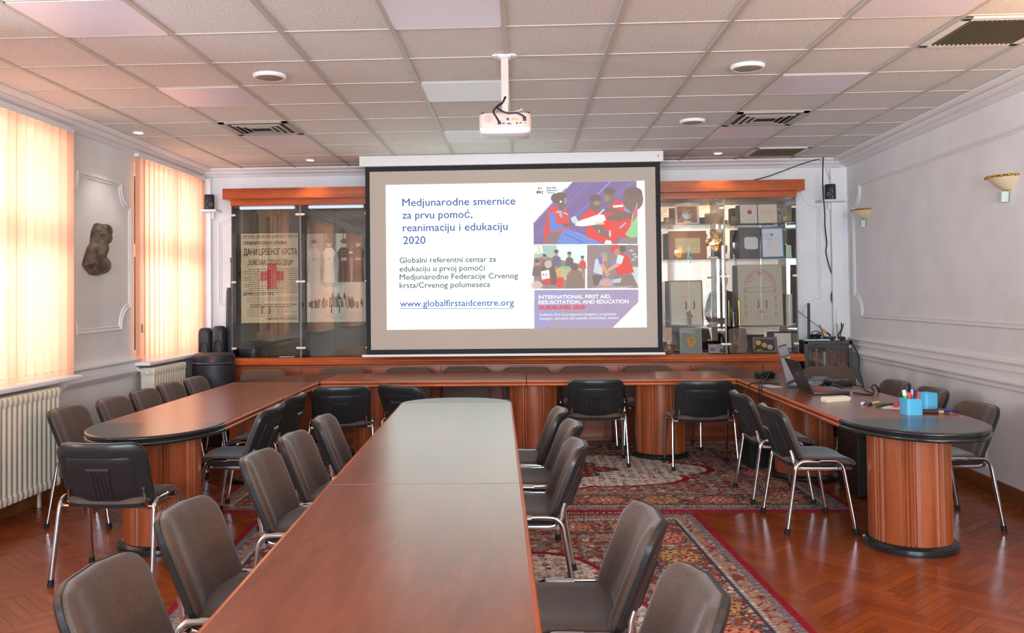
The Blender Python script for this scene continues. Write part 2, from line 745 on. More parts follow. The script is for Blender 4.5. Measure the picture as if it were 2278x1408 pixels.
def ceiling():
    k = NT('mineral_tile')
    tc = k.n('ShaderNodeTexCoord')
    v = k.n('ShaderNodeTexNoise')
    v.inputs['Scale'].default_value = 120
    v.inputs['Detail'].default_value = 3
    k.l(tc.outputs['Object'], v.inputs['Vector'])
    k.l(k.ramp(v.outputs['Fac'], [(0.30, (140, 128, 120)), (0.42, (228, 224, 220)), (0.7, (238, 234, 230))]), k.b.inputs['Base Color'])
    k.b.inputs['Roughness'].default_value = 0.75
    bp = k.n('ShaderNodeBump')
    bp.inputs['Strength'].default_value = 0.4
    bp.inputs['Distance'].default_value = 0.004
    k.l(v.outputs['Fac'], bp.inputs['Height'])
    k.l(bp.outputs['Normal'], k.b.inputs['Normal'])
    g = G().box((0, 3.85, CEIL + 0.05), (7.8, 12.4, 0.10))
    struct(g.build('ceiling', k.m, smooth=False))
    t = G()
    for i in range(-6, 7):
        x = GX + i * GP
        if -3.45 < x < xr(5) - 0.15:
            t.box((x, 3.7, CEIL - 0.003), (0.026, 12.0, 0.010))
    struct(t.build('ceiling_trim_long_tees', M['tee'], smooth=False))
    t = G()
    for j in range(-11, 9):
        y = GY + j * GP
        t.box((0, y, CEIL - 0.0015), (6.9, 0.016, 0.006))
    struct(t.build('ceiling_trim_cross_tees', M['tee'], smooth=False))


ceiling()

# walls
g = G()
ZS, ZT = 0.93, 2.80
ys = sorted(WINDOWS_Y)
prev = YF - 0.1
for y in ys + [YB + 0.1]:
    g.box((XL - 0.16, (prev + y) / 2, 1.6), (0.32, y - prev, 3.2))
    prev = y + 1.56
for y in ys:
    g.box((XL - 0.16, y + 0.78, ZS / 2), (0.32, 1.56, ZS))
    g.box((XL - 0.16, y + 0.78, (ZT + 3.2) / 2), (0.32, 1.56, 3.2 - ZT))
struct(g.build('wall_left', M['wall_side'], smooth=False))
struct(G().box((0, YB + 0.05, 1.6), (8.2, 0.10, 3.2)).build('wall_back', M['wall'], smooth=False))
g = G()
for x, z, w, h in ((0, 0.40, 8.2, 0.80), (0, 2.975, 8.2, 0.45), (-3.45, 1.775, 1.3, 1.95), (3.45, 1.775, 1.3, 1.95), (0, 1.775, 0.4, 1.95)):
    g.box((x, YF - 0.05, z), (w, 0.10, h))
struct(g.build('wall_front', M['wall'], smooth=False))
g = G()
g.loft([[(xr(y), y, 0), (xr(y) + 0.1, y, 0), (xr(y) + 0.1, y, 3.2), (xr(y), y, 3.2)] for y in (YF - 0.1, YB + 0.1)])
struct(g.build('wall_right', M['wall'], smooth=False))

# cornices: (distance from the wall, height)
CORN = [(0.0, 2.948), (0.205, 2.948), (0.203, 2.938), (0.188, 2.925), (0.165, 2.917), (0.142, 2.919), (0.126, 2.926), (0.122, 2.912),
        (0.105, 2.898), (0.082, 2.890), (0.062, 2.892), (0.058, 2.886), (0.046, 2.884), (0.044, 2.880), (0.030, 2.878), (0.028, 2.873), (0.0, 2.868)]


def cornice(name, f):
    g = G()
    g.loft([[f(s, d, z) for d, z in CORN] for s in (0, 1)])
    struct(g.build(name, M['trim'], sharp=25))


cornice('cornice_left', lambda s, d, z: (XL + d, YF + s * (YB - YF), z))
cornice('cornice_right', lambda s, d, z: (xr(YF + s * (YB - YF)) - d, YF + s * (YB - YF), z))
cornice('cornice_back', lambda s, d, z: (XL + 0.02 + s * 7.15, YB - d, z))

# dado bands
DADO = [(0, 0.795), (0.012, 0.795), (0.020, 0.808), (0.020, 0.835), (0.034, 0.842), (0.040, 0.856), (0.034, 0.872), (0.020, 0.880), (0.016, 0.892),
        (0.016, 0.925), (0.026, 0.932), (0.026, 0.945), (0.016, 0.952), (0.016, 0.978), (0.024, 0.984), (0.030, 0.998), (0.022, 1.010), (0, 1.015)]


def band(name, prof, f, mat):
    g = G()
    g.loft([[f(s, d, z) for d, z in prof] for s in (0, 1)])
    return struct(g.build(name, mat, sharp=25))


band('trim_1', DADO, lambda s, d, z: (xr(YF + s * (YB - YF)) - d, YF + s * (YB - YF), z), M['trim'])
LD = [(0, 0.80), (0.02, 0.80), (0.03, 0.815), (0.05, 0.83), (0.062, 0.85), (0.062, 0.872), (0.045, 0.88), (0.03, 0.885), (0.03, 0.925), (0.05, 0.935), (0.07, 0.945), (0.07, 0.958), (0, 0.962)]
for i, (a, b) in enumerate(((6.86, 8.18), (3.94, 5.26))):
    band('trim_%d' % (i + 2), LD, lambda s, d, z: (XL + d, a + s * (b - a), z), M['trim'])
BP = [(0, 0), (0.022, 0), (0.022, 0.10), (0.014, 0.118), (0, 0.12)]
band('baseboard_right', BP, lambda s, d, z: (xr(YF + s * (YB - YF)) - d, YF + s * (YB - YF), z), M['base'])
band('baseboard_left', BP, lambda s, d, z: (XL + d, YF + s * (YB - YF), z), M['base'])


# wall panels framed by moulding with scalloped corners
def panel_path(u0, u1, v0, v1, r):
    P = []
    for cx, cy, a0 in ((u0, v0, PI / 2), (u1, v0, PI), (u1, v1, 1.5 * PI), (u0, v1, 0)):
        for i in range(9):
            t = a0 - PI / 2 * i / 8
            P.append((cx + r * math.cos(t), cy + r * math.sin(t)))
    return P + [P[0], P[1]]


def moulding(name, path, f):
    g = G()
    for w, off in ((0.014, 0.0), (0.007, 0.026)):
        cu = sum(p[0] for p in path) / len(path)
        cv = sum(p[1] for p in path) / len(path)
        pp = [(u + (off if u < cu else -off), v + (off if v < cv else -off)) for u, v in path]
        g.tube([f(u, v) for u, v in pp], w, 6)
    struct(g.build(name, M['trim']))


moulding('trim_4', panel_path(4.6, 9.70, 1.245, 2.63, 0.22), lambda u, v: (xr(u) - 0.004, u, v))
moulding('trim_5', panel_path(6.92, 8.10, 1.24, 2.56, 0.2), lambda u, v: (XL + 0.004, u, v))
moulding('trim_6', panel_path(2.4, 3.27, 1.24, 2.63, 0.2), lambda u, v: (u, YB - 0.004, v))
moulding('trim_7', panel_path(-3.40, -2.6, 1.24, 2.56, 0.2), lambda u, v: (u, YB - 0.004, v))
struct(G().box((3.45, YB - 0.03, 1.43), (0.13, 0.06, 2.86), 0.01).build('trim_8', M['trim']))
struct(G().box((-3.52, YB - 0.03, 1.43), (0.10, 0.06, 2.86), 0.01).build('trim_9', M['trim']))

# windows, sills, blinds
k = NT('blind_fabric')
tcn = k.n('ShaderNodeTexCoord')
wv = k.n('ShaderNodeTexNoise')
wv.inputs['Scale'].default_value = 260
k.l(tcn.outputs['Object'], wv.inputs['Vector'])
colr = k.ramp(wv.outputs['Fac'], [(0.3, (251, 187, 151)), (0.7, (254, 198, 165))])
df = k.n('ShaderNodeBsdfDiffuse')
tl = k.n('ShaderNodeBsdfTranslucent')
k.l(colr, df.inputs[0])
k.l(colr, tl.inputs[0])
mx = k.n('ShaderNodeMixShader')
mx.inputs[0].default_value = 0.55
k.l(df.outputs[0], mx.inputs[1])
k.l(tl.outputs[0], mx.inputs[2])
k.l(mx.outputs[0], k.out.inputs[0])
M['blind'] = k.m
M['frame'] = plain('window_frame_paint', (228, 222, 214), 0.4)


def window(i, y):
    g = G()
    X = XL - 0.17
    for a, b in ((0, 0.07), (1.49, 1.56), (0.75, 0.81)):
        g.box((X, y + (a + b) / 2, (ZS + ZT) / 2), (0.07, b - a, ZT - ZS), 0.006)
    for a, b in ((ZS, ZS + 0.08), (ZT - 0.07, ZT), (1.93, 2.05)):
        g.box((X, y + 0.78, (a + b) / 2), (0.068, 1.56, b - a), 0.006)
    w = struct(g.build('window_%d' % i, M['frame']))
    for a, b in ((0.07, 0.75), (0.81, 1.49)):
        for c, d in ((ZS + 0.08, 1.93), (2.05, ZT - 0.07)):
            G().box((X, y + (a + b) / 2, (c + d) / 2), (0.006, b - a, d - c)).build('pane', M['pane'], w)
    G().box((X + 0.05, y + 0.78, 1.45), (0.02, 0.03, 0.14), 0.006).build('window_handle', M['white'], w)
    G().box((XL + 0.03, y + 0.78, ZS - 0.022), (0.28, 1.66, 0.035), 0.012).build('window_sill', M['trim'], w)


for i, x0 in ((5, -2.8), (6, 0.2)):  # unseen windows added in the front wall to admit the fill light
    g = G()
    for a, b in ((0, 0.07), (2.53, 2.60), (0.84, 0.90), (1.70, 1.76)):
        g.box((x0 + (a + b) / 2, YF - 0.05, 1.775), (b - a, 0.06, 1.95), 0.006)
    for a, b in ((0.80, 0.88), (2.67, 2.75)):
        g.box((x0 + 1.3, YF - 0.05, (a + b) / 2), (2.6, 0.058, b - a), 0.006)
    w = struct(g.build('window_%d' % i, M['frame']))
    for a, b in ((0.07, 0.84), (0.90, 1.70), (1.76, 2.53)):
        G().box((x0 + (a + b) / 2, YF - 0.05, 1.775), (b - a, 0.006, 1.79)).build('pane', M['pane'], w)


def slat_mesh():
    g = G()
    n = 4
    h = 1.90
    for z0, z1 in ((0.045, h), (0.0, 0.040)):
        g.loft([[(0.004 * math.sin(PI * i / n), -0.062 + 0.124 * i / n, z) for i in range(n + 1)] for z in (z0, z1)], False, False, closed=False)
    return g


blind_words = {0: 'orange vertical blind on the farther visible window by the corner', 1: 'orange vertical blind on the nearer window, cut by the frame edge',
               2: 'vertical blind turned half open on the window beside the camera', 3: 'vertical blind turned half open on the window behind the camera'}
first_slat = None
for i, y in enumerate(WINDOWS_Y):
    window(i + 1, y)
    b = thing('vertical_blind', blind_words[i], 'blind', (XL + 0.075, y - 0.10, 0.93), group='vertical blinds on the windows')
    G().box((0, 0.85, 1.918), (0.045, 1.74, 0.03), 0.004).build('headrail', M['white'], b)
    G().tube([(0.03, 0.02, 1.9), (0.032, 0.02, 1.1), (0.03, 0.022, 0.35)], 0.003, 6).build('cord', M['white'], b)
    G().box((0.03, 0.022, 0.31), (0.016, 0.016, 0.08), 0.004).build('cord_weight', plain('grey_plastic', (138, 142, 136), 0.5), b)
    rng = random.Random(5 + i)
    for q in range(15):
        if first_slat is None:
            first_slat = s = slat_mesh().build('slat', M['blind'], b)
        else:
            s = first_slat.copy()
            COL.objects.link(s)
            s.parent = b
        s.location = (0, 0.06 + q * 0.113, 0)
        s.rotation_euler = (0, 0, math.radians((-24 if i < 2 else -50) + rng.uniform(-9, 9)))


# radiators under the two visible windows
def radiator(y0, n, label, near=False):
    r = thing('radiator', label, 'radiator', (XL + 0.13, y0, 0), group='radiators below the windows')
    g = G()
    for q in range(n):
        y = q * 0.062
        g.loft([[(x, y + yy, z) for x, yy in rrect(0.135, 0.040, 0.018, 3)] for z in (0.17, 0.85)])
        g.loft([[(x * f, y + yy * f, z) for x, yy in rrect(0.150, 0.058, 0.024, 3)] for z, f in ((0.80, 0.9), (0.815, 1.0), (0.855, 1.0), (0.868, 0.86))])
        g.loft([[(x * f, y + yy * f, z) for x, yy in rrect(0.150, 0.058, 0.024, 3)] for z, f in ((0.15, 0.9), (0.165, 1.0), (0.20, 1.0), (0.215, 0.86))])
    g.build('sections', M['rad'], r)
    e = (n - 1) * 0.062
    s, v = (-1, 0) if near else (1, e)
    G().tube([(0, v, 0.83), (0, v + s * 0.07, 0.83), (-0.03, v + s * 0.09, 0.85), (-0.10, v + s * 0.09, 0.87)], 0.012, 8, smooth=3).build('pipe', M['rad'], r)
    G().cyl((0, v + s * 0.05, 0.83), (0.05, v + s * 0.07, 0.83), 0.022).build('valve_knob', M['white'], r)
    for q in (0.06, e - 0.06):
        G().box((-0.05, q, 0.075), (0.02, 0.02, 0.15)).build('foot', M['rad'], r)
    return r


radiator(4.98, 25, 'cream column radiator under the nearer window, beside the end chair')
radiator(8.20, 13, 'cream column radiator under the farther window, beside the black drum bag', True)


# ---------------------------------------------------------------- fittings on the ceiling
def cell(c, r):
    return GX + (c + 0.5) * GP, GY + (r + 0.5) * GP


M['diffuser'] = plain('frosted_light_panel', (236, 226, 238), 0.35)
where = {-4: 'left', -1: 'middle', 3: 'right'}
depth = {-1: 'nearest', 2: 'second', 5: 'farthest'}
for r in (-1, 2, 5):
    for c in (-4, -1, 3):
        x, y = cell(c, r)
        p = thing('ceiling_light_panel', 'square frosted light panel, %s of the three in the %s column of the ceiling' % (depth[r], where[c]),
                  'ceiling light', (x, y, CEIL), group='square light panels in the ceiling')
        G().box((0, 0, -0.004), (0.565, 0.565, 0.006), 0.002).build('diffuser', M['diffuser'], p)
        g = G()
        for sx, sy, w, d in ((0, 0.286, 0.584, 0.012), (0, -0.286, 0.584, 0.012), (0.286, 0, 0.012, 0.584), (-0.286, 0, 0.012, 0.584)):
            g.box((sx, sy, -0.004), (w, d, 0.007))
        g.build('frame', M['white'], p)

M['vent_shade'] = plain('vent_shade', (58, 54, 44), 0.7)  # shade of the vent openings put into the panel colour
M['vent_metal'] = plain('vent_metal', (186, 178, 168), 0.4)
for c, r, lab in ((-4, 4, 'square four-way air diffuser on the left side of the ceiling'), (3, 4, 'square four-way air diffuser on the right side of the ceiling')):
    x, y = cell(c, r)
    p = thing('air_diffuser', lab, 'air vent', (x, y, CEIL), group='four-way ceiling diffusers')
    G().box((0, 0, -0.003), (0.50, 0.50, 0.005)).build('recess_shade', M['vent_shade'], p)
    g = G()
    for w in (0.565, 0.40, 0.30, 0.20):
        t, h = (0.045, 0.012) if w > 0.5 else (0.018, 0.022)
        for sx, sy, a, b in ((0, 1, w, t), (0, -1, w, t), (1, 0, t, w), (-1, 0, t, w)):
            R = Euler((0.5 * sy if w < 0.5 else 0, -0.5 * sx if w < 0.5 else 0, 0)).to_matrix()
            g.box((sx * (w - t) / 2, sy * (w - t) / 2, -0.006 - (0 if w > 0.5 else 0.008)), (a, b, 0.004 if w < 0.5 else h), rot=R)
    g.build('vanes', M['vent_metal'], p)
for c, r, lab in ((4, 0, 'large louvred air return grille nearest the camera, upper right of the ceiling'), (4, 7, 'louvred air return grille at the far right end of the ceiling')):
    x, y = cell(c, r)
    p = thing('air_return_grille', lab, 'air vent', (x, y, CEIL), group='louvred ceiling grilles')
    G().box((0, 0, -0.003), (0.46, 0.46, 0.005)).build('recess_shade', M['vent_shade'], p)  # flat dark sheet stands in for a shaded recess behind the louvres
    g = G()
    for sx, sy, a, b in ((0, 1, 0.565, 0.05), (0, -1, 0.565, 0.05), (1, 0, 0.05, 0.565), (-1, 0, 0.05, 0.565)):
        g.box((sx * 0.2575, sy * 0.2575, -0.006), (a, b, 0.012), 0.003)
    g.build('frame', M['trim'], p)
    g = G()
    for q in range(18):
        g.box((-0.22 + q * 0.0259, 0, -0.010), (0.017, 0.46, 0.003), rot=Euler((0, 0.7, 0)).to_matrix())
    g.build('louvres', plain('vent_olive', (118, 106, 76), 0.5), p)
for x, y, lab in ((-1.604, 5.654, 'round ceiling loudspeaker left of the projector'), (1.45, 5.681, 'round ceiling loudspeaker right of the projector'),
                  (1.443, 7.468, 'small round ceiling loudspeaker beside the right air diffuser')):
    p = thing('ceiling_speaker', lab, 'loudspeaker', (x, y, CEIL), group='round ceiling loudspeakers')
    G().lathe([(0.105, 0), (0.106, -0.012), (0.098, -0.022), (0.085, -0.022), (0.085, -0.012)], seg=28).build('rim', M['trim'], p)
    G().lathe([(0.085, -0.014), (0.084, -0.02), (0.05, -0.027), (0.001, -0.028)], seg=28).build('grille', plain('speaker_grille', (148, 136, 122), 0.6, var=0.15, scale=300), p)
for x, y, lab in ((-3.276, 7.509, 'small lit round ceiling spotlight above the blank wall between the windows'), (-2.189, 9.206, 'small lit round ceiling spotlight above the left end of the glass cabinet'),
                  (2.042, 9.245, 'small lit round ceiling spotlight above the right part of the glass cabinet')):
    p = thing('ceiling_spotlight', lab, 'spotlight', (x, y, CEIL), group='lit spotlights in the ceiling')
    G().lathe([(0.050, 0), (0.052, -0.006), (0.040, -0.010), (0.036, -0.003)], seg=24).build('ring', M['white'], p)
    G().lathe([(0.036, -0.004), (0.034, -0.008), (0.001, -0.010)], seg=24).build('bulb', emission('led', (255, 250, 238), 14), p)
    s = lamp('spot_beam', 'SPOT', (0, 0, -0.03), 8, (1.0, 0.95, 0.86), spot_size=1.7, spot_blend=0.6, shadow_soft_size=0.03)
    s.parent = p

# ---------------------------------------------------------------- wall lamps
M['opal'] = plain('opal_glass', (226, 206, 172), 0.25)


def sconce(y, z, lit, label):
    x = xr(y)
    s = thing('wall_sconce', label, 'wall lamp', (x, y, z), RW_ANG * -1 + PI / 2, 'half bowl wall lamps')
    # local: +y away from the wall, x along the wall
    prof = [(0.001, -0.075), (0.035, -0.068), (0.075, -0.045), (0.115, -0.012), (0.150, 0.025)]
    g = G()
    rings = []
    for r, zz in prof:
        rings.append([(r * math.cos(PI * i / 20), 0.9 * r * math.sin(PI * i / 20), zz) for i in range(21)])
    for r, zz in reversed(prof):
        rings.append([((r - 0.004) * math.cos(PI * i / 20), 0.9 * max(0, r - 0.004) * math.sin(PI * i / 20), zz + 0.005) for i in range(21)])
    g.loft(rings, False, False, closed=False)
    g.build('glass_bowl', M['opal'] if not lit else plain('opal_glass_lit', (255, 214, 150), 0.3, emit=(255, 190, 110), es=5.0), s)
    g = G()
    g.tube([(0.152 * math.cos(PI * i / 20), 0.9 * 0.152 * math.sin(PI * i / 20), 0.028) for i in range(21)], 0.0075, 8)
    for i in range(1, 20, 2):
        g.sphere((0.154 * math.cos(PI * i / 20), 0.9 * 0.154 * math.sin(PI * i / 20), 0.028), 0.010, 8, 6)
    g.build('brass_rim', M['brass'], s)
    G().box((0, 0.012, -0.03), (0.08, 0.024, 0.08), 0.006).build('wall_plate', M['brass'], s)
    G().loft([[(a, b, zz) for a, b in rrect(w, 0.05, 0.012, 3)] for zz, w in ((-0.078, 0.075), (-0.15, 0.05))]).build(
        'glass_drop', plain('frosted_drop', (196, 212, 202), 0.3), s).location = (0, 0.035, 0)
    if lit:
        p = lamp('sconce_bulb', 'POINT', (0, 0.075, 0.055), 64, (1.0, 0.60, 0.26), shadow_soft_size=0.04)
        p.parent = s
    return s


sconce(9.32, 2.315, False, 'unlit bowl wall lamp farther along the right wall, near the corner')
sconce(6.44, 2.28, False, 'unlit bowl wall lamp nearer the camera on the right wall, at the frame edge')
sconce(3.55, 2.28, True, 'lit bowl wall lamp on the right wall, seen in the cabinet mirror')
sconce(0.65, 2.28, True, 'lit bowl wall lamp on the right wall behind the camera')
# ---------------------------------------------------------------- rugs
RUG = attr_mat('rug_pile', 0.95, spec=0.1, bump=0.5)


def hash2(i, j, s):
    v = np.sin(i * 127.1 + j * 311.7 + s * 74.7) * 43758.5453
    return v - np.floor(v)


def rug_colors(U, V, a, b, seed):
    """pattern of a Persian rug: red edge, striped guards, rosette border, dark field with a cream medallion"""
    C = np.zeros(U.shape + (3,))
    d = np.minimum(a - np.abs(U), b - np.abs(V))
    red, deep, navy, cream, tan, gold, salmon, teal, grey = [np.array(c, float) for c in (
        (168, 22, 42), (138, 48, 48), (74, 70, 88), (226, 214, 198), (184, 140, 112), (208, 164, 100), (212, 132, 102), (132, 148, 150), (146, 136, 142))]

    def put(mask, c, al=1.0):
        m = (mask * al)[..., None]
        C[:] = C * (1 - m) + m * c

    def flowers(mask, size, rad, pal, s, dens=1.0):
        i, j = np.floor(U / size), np.floor(V / size)
        cx = (i + 0.5 + (hash2(i, j, s) - 0.5) * 0.35) * size
        cy = (j + 0.5 + (hash2(i, j, s + 1) - 0.5) * 0.35) * size
        dx, dy = U - cx, V - cy
        r = np.hypot(dx, dy)
        th = np.arctan2(dy, dx)
        R = rad * (0.75 + 0.25 * np.cos(6 * th)) * (0.7 + 0.6 * hash2(i, j, s + 2))
        on = mask & (hash2(i, j, s + 3) < dens)
        pick = (hash2(i, j, s + 4) * len(pal)).astype(int)
        for q, c in enumerate(pal):
            put(on & (r < R * 1.2) & (pick == q), navy, 0.55)
            put(on & (r < R) & (pick == q), c)
        put(on & (r < R * 0.4), cream * 0.95)
        put(on & (r < R * 0.2), red)

    def vines(mask, f, c, w, s):
        x = np.sin(f * U + 1.7 * np.sin(f * 0.63 * V + s)) + np.sin(f * 0.9 * V + 1.5 * np.sin(f * 0.71 * U + 2 * s))
        put(mask & (np.abs(x) < w), c, 0.8)
    # field
    fld = d > 0.62
    C[:] = (146, 66, 62)
    vines(fld, 26, teal, 0.22, seed)
    vines(fld, 34, tan, 0.16, seed + 3)
    flowers(fld, 0.10, 0.034, [salmon, gold, teal, cream, grey], seed + 10)
    flowers(fld, 0.055, 0.014, [cream, salmon, gold, grey], seed + 20, 0.8)
    fa, fb = a - 0.62, b - 0.62
    th = np.arctan2(V / fb, U / fa)
    rr = np.hypot(U / fa, V / fb)
    med = rr < 0.80 + 0.13 * np.abs(np.cos(4 * th)) ** 0.6
    edge = rr < 0.84 + 0.13 * np.abs(np.cos(4 * th)) ** 0.6
    put(fld & edge, red)
    put(fld & med, cream)
    vines(fld & med, 30, teal * 1.1, 0.13, seed + 5)
    flowers(fld & med, 0.085, 0.026, [red, deep, salmon, teal, red, navy], seed + 30)
    flowers(fld & med, 0.045, 0.009, [red, teal, gold, deep], seed + 40, 0.9)
    core = rr < 0.36 + 0.10 * np.abs(np.cos(4 * th))
    put(fld & (rr < 0.39 + 0.10 * np.abs(np.cos(4 * th))), navy)
    put(fld & core, deep)
    flowers(fld & core, 0.09, 0.033, [salmon, gold, cream, teal], seed + 50)
    # borders
    along = np.where(a - np.abs(U) < b - np.abs(V), V, U)
    put(d <= 0.62, tan * 0.92)
    m = (d <= 0.62) & (d > 0.52)
    put(m, tan)
    vines(m, 40, deep, 0.30, seed + 6)
    flowers(m, 0.10, 0.026, [salmon, deep, teal], seed + 60)
    put((d <= 0.535) & (d > 0.50), grey)
    put((d <= 0.535) & (d > 0.50) & (np.mod(along, 0.045) < 0.02), navy)
    main = (d <= 0.50) & (d > 0.20)
    put(main, np.array((156, 80, 68)))
    vines(main, 30, navy, 0.26, seed + 7)
    vines(main, 22, tan, 0.26, seed + 8)
    flowers(main, 0.07, 0.022, [salmon, red, cream, gold, teal], seed + 70)
    flowers(main, 0.04, 0.009, [cream, gold, red], seed + 80, 0.8)
    per = 0.40
    ii = np.floor(along / per)
    du, dv = along - (ii + 0.5) * per, d - 0.35
    r = np.hypot(du * 0.95, dv * 1.12)
    tt = np.arctan2(dv, du)
    par = np.mod(ii, 2) == 0
    scal = 0.135 + 0.008 * np.cos(14 * tt)
    put(main & (r < scal + 0.014), navy)
    put(main & (r < scal) & par, gold)
    put(main & (r < scal) & ~par, salmon * 1.05)
    put(main & (r < scal * 0.93) & (r > scal * 0.86), deep)
    pet = (np.mod(tt / (2 * PI) * 10 + 0.5, 1) < 0.42)
    put(main & (r < 0.100) & (r > 0.070) & pet, deep)
    put(main & (r < 0.050), red)
    put(main & (r < 0.036), np.where(par[..., None], tan, cream))
    put(main & (r < 0.016), navy)
    for lo, hi in ((0.185, 0.205), (0.50, 0.512)):
        put((d <= hi) & (d > lo), navy)
    m = (d <= 0.185) & (d > 0.09)
    put(m, np.array((178, 138, 116)))
    vines(m, 46, deep, 0.26, seed + 9)
    flowers(m, 0.085, 0.022, [teal, salmon, deep], seed + 90)
    put((d <= 0.19) & (d > 0.165), grey)
    put((d <= 0.19) & (d > 0.165) & (np.mod(along, 0.03) < 0.012), cream)
    put((d <= 0.095) & (d > 0.05), grey)
    put((d <= 0.095) & (d > 0.05) & (np.mod(along, 0.026) < 0.010), navy, 0.7)
    put(d <= 0.05, red)
    sp = hash2(np.floor(U / 0.012), np.floor(V / 0.012), seed)
    C = C * 0.82 + C.mean(-1, keepdims=True) * 0.18
    C *= (0.88 + 0.24 * sp)[..., None]
    return C


def rug(label, cx, cy, rot, w, l, seed, fringe_axis, step=0.0105):
    t = thing('persian_rug', label, 'rug', (cx, cy, 0), rot, group='Persian rugs on the parquet')
    nx, ny = int(w / step), int(l / step)
    X, Y = np.meshgrid(np.linspace(-w / 2, w / 2, nx), np.linspace(-l / 2, l / 2, ny))
    col = rug_colors(X, Y, w / 2, l / 2, seed)
    Z = np.full(X.shape, 0.008)
    Z[0, :] = Z[-1, :] = 0.001
    Z[:, 0] = Z[:, -1] = 0.001
    co = np.stack([X, Y, Z], -1).reshape(-1, 3)
    grid_mesh('pile', nx, ny, co, col.reshape(-1, 3), RUG, t)
    if fringe_axis is None:
        return t
    g = G()
    rng = random.Random(seed)
    span, off = (w, l / 2) if fringe_axis == 'y' else (l, w / 2)
    for s in (-1, 1):
        q = -span / 2
        while q < span / 2:
            e = rng.uniform(0.03, 0.06)
            k = rng.uniform(-0.02, 0.02)
            pts = [(q, s * (off - 0.004)), (q + 0.006, s * (off - 0.004)), (q + 0.005 + k, s * (off + e)), (q + k, s * (off + e))]
            if fringe_axis == 'x':
                pts = [(y, x) for x, y in pts]
            g.prism(pts, 0.001, 0.004)
            q += rng.uniform(0.012, 0.028)
    f = g.build('fringe', plain('fringe_cotton', (206, 192, 180), 0.95), t, smooth=False)
    f['kind'] = 'stuff'
    return t


rug('red bordered patterned rug under the horseshoe tables, the farther one', 0.0, 7.72, 0.0, 4.60, 2.98, 3, None)
rug('red bordered patterned rug under the long centre table, the nearer one', -0.22, 4.12, 0.052, 3.02, 4.05, 8, 'y')

# ---------------------------------------------------------------- tables
RUGZ = 0.0085                                 # top of the rugs
EDGE = [(-0.016, 0.750), (-0.006, 0.7485), (-0.001, 0.745), (0.0, 0.740), (0.0, 0.734), (-0.004, 0.728), (-0.012, 0.7255), (-0.012, 0.7225),
        (-0.004, 0.720), (0.002, 0.714), (0.002, 0.704), (-0.003, 0.698), (-0.016, 0.695)]


def pedestal(parent, x, y, z0=0.0):
    g = G()
    pts = []
    for k in range(8):
        a0 = k * PI / 4 + PI / 8
        for da, r in ((-9.5, 0.224), (-8, 0.216), (-6.8, 0.216), (-5.2, 0.223), (-3.0, 0.228), (-0.8, 0.223), (0, 0.216), (0.8, 0.223), (3.0, 0.228), (5.2, 0.223), (6.8, 0.216), (8, 0.216), (9.5, 0.224)):
            t = a0 + math.radians(da)
            pts.append((r * math.cos(t), r * math.sin(t)))
        for da in (14, 18, 22.5, 27, 31):
            t = a0 + math.radians(da)
            pts.append((0.226 * math.cos(t), 0.226 * math.sin(t)))
    g.prism(pts, 0.045, 0.695)
    c = g.build('pedestal', M['col_wood'], parent, (x, y, 0), sharp=22)
    G().lathe([(0.001, z0), (0.262, z0), (0.264, 0.014), (0.262, 0.034), (0.250, 0.045), (0.243, 0.050), (0.001, 0.050)], seg=48).build(
        'plinth', M['table_black'], c)
    return c


def section(label, loc, rot, w, l, peds, along='y', name='conference_table', group='straight wooden table sections'):
    """straight section: local x across (width w), local y along, from 0 to l"""
    t = thing(name, label, 'table', loc, rot, group)
    G().box((0, l / 2, 0.7225), (w - 0.028, l - 0.003, 0.055), 0.0012).build('tabletop', M['top_y'], t)
    for s in (-1, 1):
        g = G()
        g.loft([[(s * (w / 2 + o), y, z) for o, z in EDGE] for y in (0.0015, l - 0.0015)])
        g.build('edge_rail', M['edge'], t, sharp=50)
        G().box((s * (w / 2 - 0.010), l / 2, 0.724), (0.006, l - 0.01, 0.003)).build('groove_strip', M['black'], t)
    for p in peds:
        pedestal(t, 0, p, RUGZ)
    return t


def round_end(label, loc, rot, a, b, ped=None, group='black rounded table ends'):
    """half ellipse end: flat side on local y=0, bulging towards -y"""
    t = thing('table_end', label, 'table', loc, rot, group)
    g = G()
    n = 48
    rings = []
    for o, z in [(-0.03, 0.7502)] + EDGE:
        rings.append([((a + o) * math.cos(PI * i / n), -0.001 - (b + o) * math.sin(PI * i / n), z) for i in range(n + 1)])
    g.loft(rings)
    g.soft = True
    g.build('tabletop', M['table_black'], t, sharp=60)
    if ped is not None:
        pedestal(t, 0, ped)
    return t


def corner_piece(label, loc, rot):
    """quarter disc: square corner at the origin, arc in the +x +y quadrant"""
    t = thing('table_corner', label, 'table', loc, rot, 'black quarter round table corners')
    g = G()
    n = 32
    rings = []
    for o, z in [(-0.03, 0.7502)] + EDGE:
        rings.append([(0.001, 0.001, z)] + [((0.8 + o) * math.cos(PI / 2 * i / n) + 0.001, (0.8 + o) * math.sin(PI / 2 * i / n) + 0.001, z) for i in range(n + 1)])
    g.loft(rings)
    g.soft = True
    g.build('tabletop', M['table_black'], t, sharp=60)
    g = G()
    g.box((0.30, 0.30, 0.36), (0.36, 0.03, 0.67), rot=Euler((0, 0, -PI / 4)).to_matrix())
    g.build('support_panel', M['col_wood'], t)
    return t


